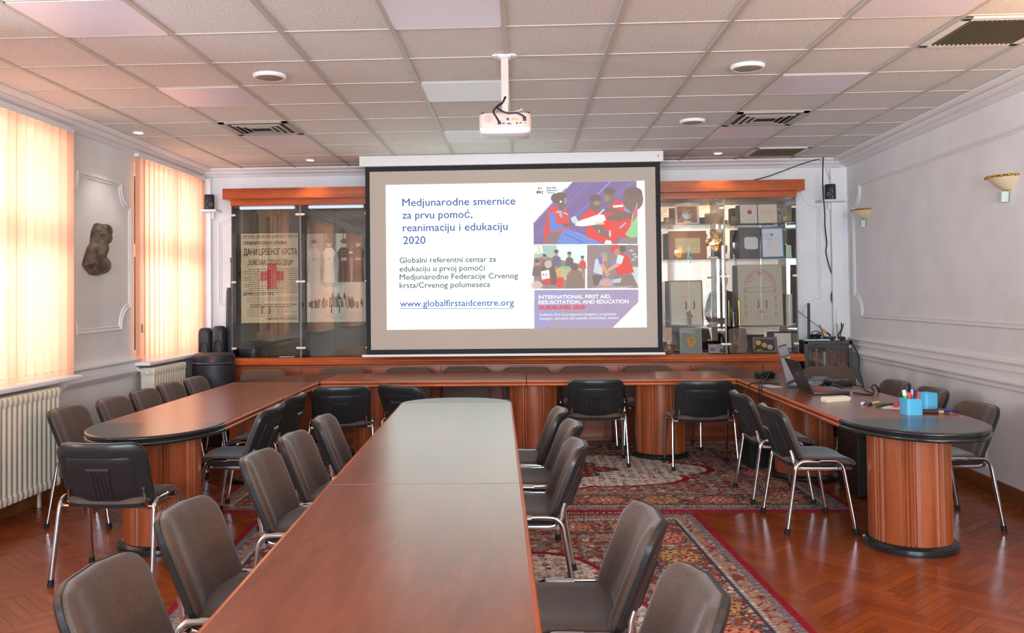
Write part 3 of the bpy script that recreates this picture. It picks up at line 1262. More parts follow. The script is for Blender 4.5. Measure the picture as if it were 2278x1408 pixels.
LXc, RXc = -2.225, 2.290                     # middle lines of the two side arms
section('wooden table section forming the left arm of the horseshoe', (LXc, 5.42, 0), 0, 0.80, 2.56, [2.0])
round_end('black rounded end of the left table arm, behind the lone chair', (LXc, 5.42, 0), 0, 0.40, 0.56, 0.02)
section('wooden table section forming the right arm of the horseshoe, laptops on it', (RXc, 5.44, 0), 0, 0.80, 2.56, [1.98])
round_end('black rounded end of the right table arm, facing the camera', (RXc, 5.44, 0), 0, 0.40, 0.58, -0.01)
corner_piece('black quarter round corner joining the left arm and the rear table', (-1.827, 7.985, 0), PI / 2)
corner_piece('black quarter round corner joining the right arm and the rear table', (1.892, 8.005, 0), 0)
section('left half of the rear cross table below the projection screen', (0.035, 8.385, 0), PI / 2, 0.80, 1.858, [1.40])
section('right half of the rear cross table below the projection screen', (1.889, 8.385, 0), PI / 2, 0.80, 1.850, [0.615, 1.79])
CT = 0.0260
section('farther section of the long centre table, lit by the screen', (-0.403, 3.640, 0), CT, 0.80, 2.73, [0.22, 2.68])
section('nearer section of the long centre table, running out of the frame', (-0.403 + 0.0707, 0.920, 0), CT, 0.80, 2.718, [0.7])
round_end('rounded far end piece of the long centre table', (-0.474, 6.370, 0), PI + CT, 0.40, 0.33)

# ---------------------------------------------------------------- chairs


def make_chair(label, loc, rotz, group):
    t = thing('conference_chair', label, 'chair', loc, rotz, group)
    out = densify(rrect(0.455, 0.43, (0.06, 0.06, 0.07, 0.07), 5), 0.05)

    def seatmap(x, y, h):
        z = 0.418 + h
        if y > 0.06:
            z -= 0.9 * (y - 0.06) ** 2
        z += 0.20 * x * x
        return (x, y, z)
    G().pad(out, [(0.020, 0.0), (0.0, 0.008), (0.0, 0.020), (0.010, 0.034), (0.030, 0.040)], seatmap).build('seat', M['seat'], t)
    G().pad(out, [(0.030, -0.022), (0.008, -0.016), (0.004, 0.004), (0.012, 0.006)], seatmap).build('seat_shell', M['plastic'], t)

    W, H = 0.495, 0.352
    bo = []
    for x, y in rrect(W, H, (0.035, 0.035, 0.075, 0.075), 6):
        v = y + H / 2
        if v < 0.03:
            v -= 0.030 * (1 - (x / (W / 2)) ** 2)
        bo.append((x * (0.97 + 0.03 * v / H), v))
    bo = densify(bo, 0.04)
    bo = [(x, v - (0.030 * (1 - (x / (W / 2)) ** 2) if abs(v) < 0.001 else 0)) for x, v in bo]

    def backmap(x, v, h):
        y = -0.185 - 0.375 * v + 0.927 * h + 0.34 * max(0.0, abs(x) - 0.085)
        z = 0.437 + 0.927 * v + 0.375 * h
        return (x, y, z)
    G().pad(bo, [(0.012, -0.004), (0.004, 0.002), (0.006, 0.018), (0.018, 0.030), (0.040, 0.036)], backmap).build('backrest', M['seat'], t)
    sh = G().pad(bo, [(0.040, -0.026), (0.012, -0.024), (0.0, -0.014), (0.0, 0.002), (0.006, 0.003)], backmap).build('back_shell', M['plastic'], t)
    g = G()
    pan = densify(rrect(0.36, 0.235, 0.02, 4), 0.03)
    g.pad([(x, y + 0.160) for x, y in pan], [(0.006, -0.031), (0.0, -0.028), (0.0, -0.024)], backmap)
    g.loft([[backmap(x * f, (y * f) + 0.135, h) for x, y in densify([(-0.058, -0.10), (0.058, -0.10), (0.066, 0.085), (-0.066, 0.085)], 0.03)]
            for h, f in ((-0.028, 1.0), (-0.042, 0.9))])
    for q in (-0.036, -0.012, 0.012, 0.036):
        g.tube([backmap(q * 0.9, 0.205 - s * 0.02, -0.043) for s in range(9)], 0.006, 6)
    g.build('rib_panel', M['plastic'], sh)
    for s in (-1, 1):
        fr = [(s * 0.277, 0.212, 0.012), (s * 0.266, 0.160, 0.330), (s * 0.263, 0.146, 0.408), (s * 0.262, 0.120, 0.440), (s * 0.262, 0.085, 0.449), (s * 0.262, 0.0, 0.449)]
        for k, nm in ((1, 'front'), (-1, 'rear')):
            dy = -0.042                          # the frame stands a little behind the seat's middle
            P = [fr[0], fr[1]] + [tuple(p) for p in catmull([Vector(p) for p in fr[1:]], 4)][1:]
            leg = G().tube([(x, y * k + dy, z) for x, y, z in P], 0.0135, 10, ry=0.0105).build('leg', M['chrome'], t)
            G().cyl((s * 0.2772, 0.2135 * k + dy, 0.0), (s * 0.276, 0.2085 * k + dy, 0.034), 0.0175, 0.0165, 12).build('foot_cap', M['rubber'], leg)
        G().tube([(s * 0.218, 0.17, 0.394), (s * 0.218, -0.09, 0.394), (s * 0.217, -0.140, 0.396), (s * 0.215, -0.170, 0.410), (s * 0.212, -0.186, 0.440),
                  (s * 0.209, -0.192, 0.475), (s * 0.207, -0.202, 0.51)], 0.0085, 8, ry=0.013, up=(1, 0, 0), smooth=4).build('back_bracket', M['chrome'], t)
    g = G()
    for y in (0.085, -0.165):
        g.tube([(-0.262, y, 0.405), (0.262, y, 0.405)], 0.011, 8)
    g.build('seat_frame', M['chrome'], t)
    return t


ORD = ['first', 'second', 'third', 'fourth', 'fifth', 'sixth', 'seventh', 'eighth']
CH = []                                       # back-top point x, y, heading in degrees (0 = facing the screen), label, group, z
gA = 'chairs along the window side of the left table'
for k, (x, y, r) in enumerate(((-3.21, 6.10, -90), (-3.15, 6.66, -90), (-3.15, 7.22, -90), (-3.16, 7.78, -90), (-3.14, 8.34, -90))):
    CH.append((x, y, r, 'brown chair between the left table and the windows, %s from the near end' % ORD[k], gA, 0))
CH.append((-2.232, 4.60, -2, 'lone chair seen from behind at the rounded end of the left table', 'chairs at the left table', 0))
gD = 'chairs along the left side of the centre table'
for k, (x, y, r) in enumerate(((-1.20, 2.42, -88), (-1.25, 3.17, -90), (-1.29, 4.215, -90), (-1.27, 4.80, -90), (-1.255, 5.48, -86))):
    CH.append((x, y, r, 'brown chair on the left side of the centre table, %s from the camera' % ORD[k], gD, RUGZ))
gE = 'chairs along the right side of the centre table'
for k, (x, y, r) in enumerate(((0.468, 2.33, 92), (0.435, 3.06, 90), (0.287, 4.51, 90), (0.305, 5.20, 91), (0.255, 5.79, 89))):
    CH.append((x, y, r, 'brown chair on the right side of the centre table, %s from the camera' % ORD[k], gE, RUGZ))
CH.append((-1.68, 6.02, 92, 'black backed chair on the inner side of the left table, the nearer of two', 'chairs inside the horseshoe', RUGZ))
CH.append((-1.70, 6.75, 88, 'black backed chair on the inner side of the left table, the farther of two', 'chairs inside the horseshoe', RUGZ))
gG = 'chairs facing the rear table'
CH.append((-1.50, 7.34, 12, 'chair seen from behind at the left end of the rear table, beside the left arm', gG, RUGZ))
CH.append((-1.05, 7.40, -34, 'turned chair partly hidden by the far end of the centre table', gG, RUGZ))
CH.append((0.637, 7.76, 0, 'chair seen squarely from behind just right of the centre table end', gG, RUGZ))
CH.append((1.545, 7.60, 1, 'chair seen from behind at the right end of the rear table', gG, RUGZ))
gH = 'chairs between the rear table and the cabinet'
for k, (x, y, r) in enumerate(((-2.66, 9.15, 177), (-1.85, 9.20, 181), (-1.165, 9.18, 180), (-0.570, 9.22, 179), (0.04, 9.13, 182), (0.637, 9.17, 180), (1.275, 9.17, 178), (1.97, 9.06, 180))):
    CH.append((x, y, r, 'grey looking chair behind the rear table, its back to the cabinet, %s from the left' % ORD[k], gH, 0 if k == 0 else RUGZ))
CH.append((1.588, 6.72, -91, 'black backed chair on the inner side of the right table, the farther of two', 'chairs inside the horseshoe', RUGZ))
CH.append((1.595, 5.94, -90, 'black backed chair on the inner side of the right table, the nearer of two', 'chairs inside the horseshoe', RUGZ * 0.5))
gJ = 'chairs between the right table and the wall'
for k, (x, y, r) in enumerate(((3.035, 6.03, 92), (3.165, 6.96, 90), (3.13, 7.54, 91))):
    CH.append((x, y, r, 'brown chair between the right table and the wall, %s from the near end' % ORD[k], gJ, 0))
CH.append((3.03, 9.02, 172, 'grey chair in the far right corner in front of the bookcase', 'chairs at the right table', 0))
chair0 = None
for x, y, r, lab, grp, z in CH:
    th = math.radians(r)
    ox, oy = x - 0.295 * math.sin(th), y + 0.295 * math.cos(th)
    if chair0 is None:
        chair0 = make_chair(lab, (ox, oy, z), th, grp)
        remember(chair0)
    else:
        dup(chair0, (ox, oy, z), th, lab, grp)

# ---------------------------------------------------------------- glass display cabinet along the back wall
CX0, CW, CY = -3.11, 0.75, 9.45
Z0, Z1 = 0.865, 2.50
base0 = None
side = ['leftmost', 'second from the left', 'third from the left', 'fourth from the left', 'fourth from the right', 'third from the right', 'second from the right', 'rightmost']
for k in range(8):
    lab = 'low wooden base cupboard of the display wall, %s' % side[k]
    p = (CX0 + k * CW, CY, 0)
    if base0 is None:
        t = base0 = thing('base_cupboard', lab, 'cupboard', p, group='base cupboards of the display wall')
        G().box((CW / 2, 0.225, 0.43), (CW - 0.002, 0.41, 0.70)).build('carcass', M['cab_z'], t)
        for a in (0.19, 0.56):
            G().box((a, 0.010, 0.43), (0.362, 0.018, 0.66), 0.003).build('door', M['cab_z'], t)
        G().box((CW / 2, 0.24, 0.04), (CW - 0.002, 0.36, 0.08)).build('plinth', M['cab_z'], t)
        remember(t)
    else:
        dup(base0, p, 0, lab)
t = thing('cabinet_ledge', 'long stepped wooden ledge under the glass display cases', 'ledge', (CX0, CY, 0))
PR = [(0.43, 0.785), (-0.055, 0.785), (-0.068, 0.792), (-0.070, 0.806), (-0.060, 0.818), (-0.030, 0.822), (-0.026, 0.850), (-0.012, 0.864), (0.43, 0.865)]
G().loft([[(x, y, z) for y, z in PR] for x in (-0.045, 8 * CW + 0.045)]).build('ledge_board', M['cab'], t)
t = thing('cabinet_canopy', 'long wooden canopy board above the glass display cases', 'canopy', (CX0, CY, 0))
g = G()
g.box((4 * CW, 0.19, 2.625), (8 * CW + 0.15, 0.50, 0.115), 0.004)
g.build('upper_board', M['cab'], t)
G().box((4 * CW, 0.215, 2.534), (8 * CW + 0.01, 0.44, 0.068), 0.002).build('lower_board', M['cab'], t)
M['olive'] = plain('olive_back_panel', (70, 52, 26), 0.45, var=0.08, scale=4)
M['post'] = plain('grey_aluminium', (120, 116, 116), 0.35, 0.8)
M['clamp'] = plain('clamp_metal', (232, 204, 178), 0.35, 0.35)
unit0 = {}
MIRROR_TURN = 0.019                           # the mirrored backs hang a touch out of parallel
for k in range(8):
    mirror = k >= 4
    lab = ('mirror backed glass display case, %s' if mirror else 'glass display case with a dark olive back, %s') % side[k]
    p = (CX0 + k * CW, CY, Z0)
    H = Z1 - Z0
    if mirror in unit0:
        dup(unit0[mirror], p, 0, lab)
        continue
    t = unit0[mirror] = thing('display_case', lab, 'display case', p, group='glass display cases')
    G().box((0, 0, 0), (CW - 0.006, 0.008, H - 0.004)).build('back_panel', M['mirror'] if mirror else M['olive'], t, (CW / 2, 0.378, H / 2), (0, 0, -MIRROR_TURN if mirror else 0))
    for s, a, b in ((-1, 0.008, CW / 2 - 0.002), (1, CW / 2 + 0.002, CW - 0.008)):
        d = G().box(((a + b) / 2, 0.003, H / 2), (b - a, 0.006, H - 0.010)).build('glass_door', M['glass'], t, smooth=False)
        x = CW / 2 + s * 0.042
        G().tube([(x, -0.004, 0.475), (x + 0.003, -0.022, 0.49), (x + 0.005, -0.026, 0.515), (x + 0.003, -0.022, 0.54), (x, -0.004, 0.555)], 0.004, 8, smooth=3).build('handle', M['black'], d)
        for z in (0.105, 0.815, 1.535):
            e = 0.0 if s < 0 else CW
            g = G()
            g.loft([[(e - s * 0.026 * 1 + xx, y, z + zz) for xx, zz in rrect(0.050, 0.022, 0.010, 4)] for y in (-0.008, 0.012)])
            g.build('clamp', M['clamp'], d)
    for e in (0.0045, CW - 0.0045):
        G().box((e, 0.19, H / 2), (0.008, 0.365, H - 0.006)).build('side_glass', M['glass'], t, smooth=False)
        G().box((e, 0.010, H / 2), (0.008, 0.018, H - 0.004)).build('post', M['post'], t)
    if mirror:
        for z in (0.289, 1.002, 1.372):
            G().box((CW / 2, 0.20, z - 0.004), (CW - 0.03, 0.32, 0.008)).build('glass_shelf', thin_glass('shelf_glass', (240, 247, 243)) if 'shelfg' not in M else M['shelfg'], t, smooth=False)
    else:
        G().box((CW / 2, 0.07, H - 0.018), (0.60, 0.045, 0.030), 0.008).build('tube_light', plain('tube_light_white', (226, 236, 244), 0.3, emit=(205, 225, 245), es=0.5), t)
    remember(t)
# ---------------------------------------------------------------- projection screen with the slide
SY = 9.05
scr = thing('projection_screen', 'white pull-down projection screen showing a slide', 'projection screen', (0, SY, 0))
G().box((-0.095, 0.03, 2.893), (3.09, 0.13, 0.113), 0.012).build('casing', M['white'], scr)
G().box((-0.083, 0, 1.875), (3.0, 0.004, 1.93)).build('border', plain('screen_black_border', (18, 18, 20), 0.7), scr)
G().box((-0.085, -0.003, 1.877), (2.905, 0.004, 1.82)).build('fabric', plain('screen_fabric', (194, 180, 166), 0.85), scr)
G().box((-0.095, 0, 0.905), (3.07, 0.03, 0.026), 0.006).build('bottom_bar', M['white'], scr)
bdg = G()
bdg.box((1.395, -0.037, 2.905), (0.016, 0.003, 0.004)).box((1.395, -0.037, 2.890), (0.016, 0.003, 0.004)).box((1.395, -0.037, 2.898), (0.004, 0.003, 0.018))
bdg.build('badge', plain('badge_red', (206, 40, 50), 0.5), scr)

SLX0, SLX1, SLZ0, SLZ1 = -1.372, 1.258, 1.170, 2.649
NW, NH = 560, 316
R = Ras(NW, NH, (243, 249, 249))


def fx(x, y):                                 # design coordinates: 858..1436 across, 402..733 down
    u = (x - 858.0 - (y - 412) * 0.0115) / (1436 - 858.0)
    top = 412 - 10 * (x - 858) / 578.0
    bot = 733 - 5 * (x - 858) / 578.0
    return u * NW, (y - top) / (bot - top) * NH


R.fx = fx
pur, pur2, blu, red_, wht = (124, 104, 158), (112, 108, 176), (104, 140, 226), (246, 84, 76), (240, 248, 248)
skin, dark, hair_ = (118, 98, 92), (120, 104, 108), (104, 84, 84)
R.rect(1186, 400, 1424, 735, (238, 246, 246))
R.poly([(1189, 497), (1277, 405), (1418, 403), (1420, 543), (1190, 544)], pur)
for a, b, w, c, al in (((1262, 420), (1190, 500), 6, (134, 124, 196), 0.6), ((1318, 404), (1200, 520), 10, (132, 118, 190), 0.5), ((1360, 404), (1275, 492), 3, (140, 158, 246), 0.95),
                       ((1332, 435), (1282, 484), 8, (122, 108, 180), 0.6), ((1412, 404), (1352, 450), 9, (138, 118, 184), 0.5), ((1300, 404), (1235, 470), 5, (128, 116, 190), 0.6)):
    R.line([a, b], w, c, al)
# woman on the left
R.poly([(1224, 463), (1238, 459), (1262, 466), (1268, 482), (1270, 512), (1256, 520), (1226, 524), (1217, 510), (1219, 480)], (236, 92, 92))
R.poly([(1224, 464), (1214, 508), (1212, 543), (1218, 543), (1226, 510)], red_)
R.poly([(1224, 474), (1236, 474), (1241, 500), (1262, 500), (1263, 508), (1232, 516), (1226, 510)], blu)
R.poly([(1252, 500), (1274, 494), (1276, 500), (1262, 508)], skin)
R.poly([(1244, 470), (1252, 466), (1254, 486), (1248, 482)], (170, 180, 220))
R.line([(1239, 474), (1246, 470)], 2.4, (226, 216, 200))
R.line([(1256, 473), (1266, 478)], 2.2, (226, 216, 200))
R.ell(1254, 448, 12, 16, skin)
R.poly([(1244, 452), (1258, 458), (1256, 470), (1246, 468)], skin)
R.ell(1240, 441, 12, 11, hair_)
R.ell(1250, 436, 13, 8, hair_)
R.ell(1250, 449, 2.2, 2.4, (232, 236, 240))
R.ell(1261, 447, 4, 8, (150, 152, 160), 0.6)
# lying patient and blue legs
R.poly([(1220, 520), (1238, 516), (1250, 522), (1240, 543), (1214, 543)], (128, 108, 110))
R.poly([(1240, 543), (1254, 514), (1264, 510), (1300, 522), (1342, 543)], (112, 146, 226))
R.line([(1258, 520), (1300, 540)], 3, (84, 112, 196), 0.7)
R.line([(1280, 516), (1330, 538)], 2, (140, 170, 240), 0.7)
# centre man in red
R.poly([(1292, 484), (1318, 464), (1340, 474), (1364, 480), (1378, 520), (1372, 540), (1344, 541), (1308, 528), (1306, 500)], red_)
R.poly([(1314, 498), (1330, 496), (1352, 514), (1362, 522), (1356, 530), (1336, 522)], (112, 98, 104))
R.line([(1334, 512), (1336, 518)], 3, (238, 190, 110))
R.ell(1359, 520, 2.4, 8, (206, 222, 240))
R.ell(1327, 453, 13, 20, skin)
R.ell(1327, 442, 13, 9, hair_)
R.ell(1330, 452, 8, 5, (160, 158, 164), 0.5)
# second man in red, green coat at the edge
R.poly([(1350, 470), (1372, 444), (1390, 450), (1402, 466), (1408, 500), (1396, 530), (1376, 528), (1362, 500)], (238, 86, 84))
R.line([(1366, 460), (1388, 458)], 5, (236, 220, 224))
R.line([(1380, 508), (1394, 496)], 3.5, (196, 178, 196))
R.poly([(1388, 456), (1398, 456), (1404, 474), (1392, 470)], (134, 156, 220))
R.ell(1358, 438, 13, 20, (126, 104, 100))
R.ell(1358, 425, 13, 8, hair_)
R.ell(1352, 442, 5, 8, (164, 152, 150), 0.5)
R.poly([(1348, 462), (1370, 464), (1410, 478), (1408, 490), (1376, 474), (1348, 472)], skin)
R.poly([(1348, 486), (1372, 474), (1400, 486), (1380, 492), (1358, 490)], skin)
R.ell(1410, 444, 23, 26, (122, 98, 96))
R.ell(1410, 430, 21, 14, (110, 90, 92))
R.poly([(1420, 450), (1421, 527), (1404, 530), (1392, 522), (1404, 504), (1408, 480)], (150, 216, 150))
R.poly([(1412, 470), (1420, 456), (1420, 480), (1408, 496)], (226, 110, 120))
R.poly([(1374, 543), (1384, 530), (1420, 528), (1420, 543)], (134, 124, 124))
R.poly([(1346, 543), (1350, 534), (1362, 536), (1362, 543)], (214, 232, 222))
# bandage
R.poly([(1284, 494), (1332, 478), (1346, 478), (1350, 490), (1330, 500), (1296, 504), (1282, 502)], (222, 238, 236))
R.line([(1332, 480), (1346, 466)], 2, (226, 232, 230))
R.poly([(1272, 486), (1282, 480), (1288, 490), (1284, 498), (1276, 496)], (206, 224, 236))
R.rect(1326, 494, 1346, 500, (226, 240, 184), 0.8)
R.line([(1300, 498), (1322, 493)], 1, (180, 190, 190), 0.7)
# lower left photograph
R.rect(1190, 546, 1304, 642, (170, 160, 156))
R.poly([(1190, 546), (1304, 545), (1304, 590), (1190, 575)], (166, 206, 190))
R.poly([(1240, 546), (1304, 545), (1304, 588), (1246, 580)], (214, 240, 234))
R.poly([(1190, 547), (1208, 547), (1211, 562), (1190, 566)], (236, 238, 232))
R.line([(1200, 547), (1204, 560), (1191, 563)], 2, (212, 178, 108))
R.poly([(1190, 575), (1215, 570), (1304, 590), (1304, 642), (1190, 642)], (142, 124, 120))
R.poly([(1228, 602), (1262, 592), (1296, 598), (1302, 620), (1262, 624), (1240, 612)], (206, 186, 140))
R.poly([(1248, 593), (1272, 591), (1276, 597), (1254, 599)], (124, 204, 150))
R.poly([(1230, 600), (1250, 598), (1248, 610), (1238, 612)], (232, 178, 92))
rg = random.Random(4)
for _q in range(70):
    R.ell(rg.uniform(1240, 1296), rg.uniform(598, 618), 1.3, 0.8, rg.choice([(120, 110, 150), (236, 226, 200), (150, 190, 130), (220, 160, 100)]))
for cx, cy, s, c in ((1214, 578, 1.0, (110, 96, 112)), (1240, 570, 1.15, (108, 100, 136)), (1269, 573, 1.05, (92, 84, 92)), (1298, 580, 0.9, (220, 90, 96)), (1197, 592, 1.2, (112, 94, 92))):
    R.poly([(cx - 9 * s, cy + 18 * s), (cx - 7 * s, cy + 2), (cx, cy - 3), (cx + 8 * s, cy + 3), (cx + 10 * s, cy + 20 * s)], c)
    R.ell(cx, cy - 6 * s, 4.2 * s, 5.4 * s, (190, 150, 134))
    R.ell(cx, cy - 9.5 * s, 4.4 * s, 3.2 * s, (72, 60, 62))
R.line([(1205, 578), (1218, 586)], 4, (222, 96, 96), 0.8)
R.poly([(1204, 600), (1216, 590), (1236, 592), (1242, 620), (1240, 634), (1206, 632)], (98, 82, 84))
R.poly([(1206, 604), (1224, 600), (1226, 622), (1208, 626)], (232, 226, 234))
R.poly([(1208, 622), (1228, 618), (1228, 632), (1210, 630)], (238, 84, 78))
R.poly([(1240, 618), (1256, 616), (1254, 640), (1242, 638)], (246, 84, 72))
R.ell(1222, 588, 8, 9, (206, 190, 168))
R.line([(1209, 611), (1214, 611)], 1.8, (230, 60, 70))
R.line([(1211.5, 608.5), (1211.5, 613.5)], 1.8, (230, 60, 70))
R.ell(1219, 611, 3, 3.4, (220, 80, 100))
R.ell(1220.4, 611, 2.4, 2.8, (232, 226, 234))
R.poly([(1260, 642), (1264, 610), (1278, 596), (1296, 604), (1303, 628), (1300, 642)], (136, 112, 106))
R.ell(1280, 594, 9, 8, (112, 90, 86))
R.ell(1196, 634, 14, 9, (232, 206, 190), 0.8)
# lower right photograph
R.rect(1308, 545, 1421, 641, (142, 122, 126))
R.rect(1308, 545, 1311, 641, (176, 130, 120), 0.7)
for q in range(9):
    R.rect(1395 + 3 * q, 546, 1396 + 3 * q, 590, (120, 100, 108), 0.6)
for cx, cy in ((1406, 558), (1412, 566), (1410, 578), (1416, 572)):
    R.ell(cx, cy, 5, 2.4, (206, 214, 220), 0.7)
R.poly([(1404, 594), (1421, 594), (1421, 636), (1410, 630)], (206, 216, 218))
R.poly([(1322, 606), (1326, 578), (1338, 572), (1344, 580), (1342, 612)], (206, 216, 232))
R.poly([(1332, 574), (1340, 572), (1344, 588), (1336, 590)], (116, 116, 196))
R.poly([(1336, 588), (1344, 586), (1358, 610), (1352, 616)], (232, 160, 124))
R.poly([(1341, 568), (1352, 568), (1352, 582), (1342, 580)], (230, 156, 122))
R.ell(1346, 567, 7, 5.5, (150, 154, 144))
R.poly([(1320, 612), (1342, 612), (1340, 636), (1322, 634)], (96, 84, 88))
R.ell(1368, 586, 7, 7, (126, 142, 226))
R.poly([(1374, 576), (1386, 562), (1400, 572), (1412, 606), (1376, 612), (1370, 598)], (240, 82, 74))
R.poly([(1376, 566), (1390, 570), (1384, 588), (1372, 586)], (208, 236, 228))
R.poly([(1372, 586), (1382, 590), (1356, 604), (1352, 600)], (232, 170, 140))
R.ell(1374, 560, 6, 9, (200, 140, 120))
R.poly([(1360, 556), (1362, 547), (1374, 544), (1384, 550), (1372, 554), (1364, 564)], (240, 84, 78))
R.ell(1387, 554, 7, 8, (84, 72, 76))
R.poly([(1366, 612), (1408, 610), (1420, 636), (1370, 636)], (128, 112, 108))
R.poly([(1332, 636), (1338, 622), (1352, 618), (1366, 624), (1366, 636)], (150, 164, 226))
R.ell(1349, 630, 13, 7, (228, 168, 132))
R.poly([(1364, 622), (1384, 618), (1382, 628), (1366, 630)], (188, 208, 220))
R.poly([(1330, 638), (1410, 636), (1400, 641), (1330, 641)], (176, 168, 170), 0.8)
# lower caption panel
R.poly([(1191, 645), (1421, 644), (1421, 672), (1364, 729), (1191, 730)], (162, 146, 184))
R.poly([(1191, 645), (1292, 645), (1216, 730), (1191, 730)], (150, 150, 212), 0.7)
R.line([(1400, 650), (1346, 690)], 12, (150, 140, 190), 0.4)
R.poly([(1421, 672), (1424, 672), (1424, 730), (1364, 730)], (232, 240, 242))
# emblem
R.rect(1199, 418.4, 1205, 420.6, (226, 70, 84))
R.rect(1200.9, 416.2, 1203.1, 422.8, (226, 70, 84))
R.ell(1209, 419.3, 3.4, 3.6, (226, 70, 84))
R.ell(1210.5, 419.2, 2.9, 3.0, (243, 249, 249))
R.line([(1215.5, 411), (1215.5, 432)], 0.7, (120, 130, 140))
# the projector's darkest tone is the lit screen itself, so every dull tone is lifted towards it
lo = np.array((158, 148, 142.0))
sat = (R.a.max(-1) - R.a.min(-1)) / np.maximum(R.a.max(-1), 1)
k_ = (0.80 * (1 - 0.7 * sat))[..., None]
R.a = R.a * (1 - k_) + k_ * np.minimum(255, lo + np.maximum(0, R.a - 90) * (255 - lo) / 165.0)
SLE = 0.70                                     # emission that shows the tones as painted under this exposure
slide = R.build('slide', SLX1 - SLX0, SLZ1 - SLZ0, attr_mat('projected_slide', emit=SLE), scr, (SLX0, -0.007, SLZ0), beam=(1.65, 2.0, 1.86))
SW, SH = SLX1 - SLX0, SLZ1 - SLZ0


def sl(x, y):                                 # slide design coordinates to metres on the slide
    u, v = fx(x, y)
    return u / NW * SW, (1 - v / NH) * SH


def txt(s, x, y, h, x1, bold=0.0):
    a, z = sl(x, y)
    b, _ = sl(x1, y)
    return (s, a, -0.002, z, h / NH * SH * NH / 321.0 * 1.0, b - a, bold)


KX = SH / 321.0                                # metres per design unit


def T(s, x, y, h, x1, bold=0.0):
    a, z = sl(x, y)
    b, _ = sl(x1, y)
    return (s, a, -0.002, z, h * KX, b - a, bold if bold else 0.0016)


SBLUE, SGREY = emission('slide_blue_text', (92, 106, 172), SLE), emission('slide_grey_text', (112, 116, 122), SLE)
for L_ in (T('Medjunarodne smernice', 896, 459, 17.5, 1149), T('za prvu pomoć,', 896, 487, 17.5, 1053), T('reanimaciju i edukaciju', 897, 515, 17.5, 1132), T('2020', 898, 543, 17.5, 948)):
    lettering('headline_lettering', [L_], SBLUE, slide)
for L_ in (T('Globalni referentni centar za', 890, 585, 12.6, 1106), T('edukaciju u prvoj pomoći', 890, 604, 12.6, 1081), T('Medjunarodne Federacije Crvenog', 890, 622, 12.6, 1155), T('krsta/Crvenog polumeseca', 890, 640.5, 12.6, 1093)):
    lettering('paragraph_lettering', [L_], SGREY, slide)
lettering('web_address', [T('www.globalfirstaidcentre.org', 891, 682, 14.6, 1146)], emission('slide_link_text', (98, 116, 196), SLE), slide)
a, z = sl(891, 685.5)
b, z2 = sl(1146, 685.5)
G().loft([[(a, -0.002, z), (a, -0.002, z - 0.006)], [(b, -0.002, z2), (b, -0.002, z2 - 0.006)]], False, False, closed=False).build('underline', emission('slide_link_line', (98, 116, 196), SLE), slide, smooth=False)
lettering('caption', [T('INTERNATIONAL FIRST AID,', 1201, 665, 8.4, 1361, 0.0022), T('RESUSCITATION, AND EDUCATION', 1201, 676.5, 8.4, 1400, 0.0022)], emission('slide_white_text', (250, 254, 254), SLE), slide)
lettering('caption_red', [T('GUIDELINES 2020', 1201, 688, 8.2, 1303, 0.0026)], emission('slide_red_text', (248, 92, 84), SLE), slide)
lettering('small_caption', [T('Audience: First aid programme designers, programme', 1202, 702.5, 6.0, 1372), T('managers, education and scientific committees, trainers', 1202, 711, 6.0, 1378)],
          emission('slide_pale_text', (226, 228, 244), SLE), slide)
lettering('emblem_text', [T('IFRC', 1197, 431, 6.2, 1212, 0.0026)], emission('slide_navy_text', (96, 106, 120), SLE), slide)
lettering('emblem_name', [T('First Aid', 1219, 420, 5.0, 1239, 0.0022), T('Reference', 1219, 425.5, 4.4, 1242), T('Centre', 1219, 430.5, 4.4, 1235)], emission('slide_grey_small', (128, 144, 152), SLE), slide)

# ---------------------------------------------------------------- ceiling projector
PX, PY = -0.082, 5.29
p = thing('projector', 'white projector hanging upside down from the ceiling on a pole', 'projector', (PX, PY, 0))
M['pinkwhite'] = plain('projector_white', (222, 190, 178), 0.42)
g = G()
g.loft([[(x, y, z) for x, y in rrect(0.15, 0.07, 0.034, 5)] for z in (CEIL - 0.004, CEIL - 0.014)])
g.box((0, 0, CEIL - 0.018), (0.075, 0.075, 0.012), 0.003)
g.build('ceiling_plate', M['white'], p)
G().box((0, 0, 2.795), (0.045, 0.045, 0.29), 0.004).build('pole', M['pinkwhite'], p)
g = G()
g.box((0.0, 0, 2.635), (0.038, 0.036, 0.10), 0.003)
g.box((0.0, 0.02, 2.590), (0.13, 0.13, 0.008), 0.003)
g.tube([(0.0, 0, 2.595), (0.08, -0.05, 2.60), (0.10, -0.07, 2.605)], 0.006, 6)
g.build('bracket', M['pinkwhite'], p)
body = densify(rrect(0.306, 0.235, 0.035, 6), 0.05)
g = G()
g.loft([[(x * f, 0.03 + y * f, z) for x, y in body] for z, f in ((2.500, 1.0), (2.515, 1.004), (2.565, 1.0), (2.578, 0.985), (2.583, 0.95))])
b = g.build('body', M['pinkwhite'], p)
g = G()
g.loft([[(x * f, 0.03 + y * f, z) for x, y in body] for z, f in ((2.464, 0.90), (2.470, 0.95), (2.485, 0.985), (2.499, 0.995))])
g.build('lower_cover', M['white'], p)
G().cyl((-0.08, 0.14, 2.525), (-0.08, 0.165, 2.525), 0.034, seg=24).build('lens', plain('lens_glass', (30, 30, 44), 0.05), p)
g = G()
g.lathe([(0.022, 0), (0.022, -0.004), (0.001, -0.005)], seg=24)
for v in g.bm.verts:
    v.co = Vector((-0.100 + v.co.x, -0.089 + v.co.z, 2.548 + v.co.y))
g.build('speaker_grille', plain('projector_grille', (196, 170, 164), 0.6), b)
g = G()
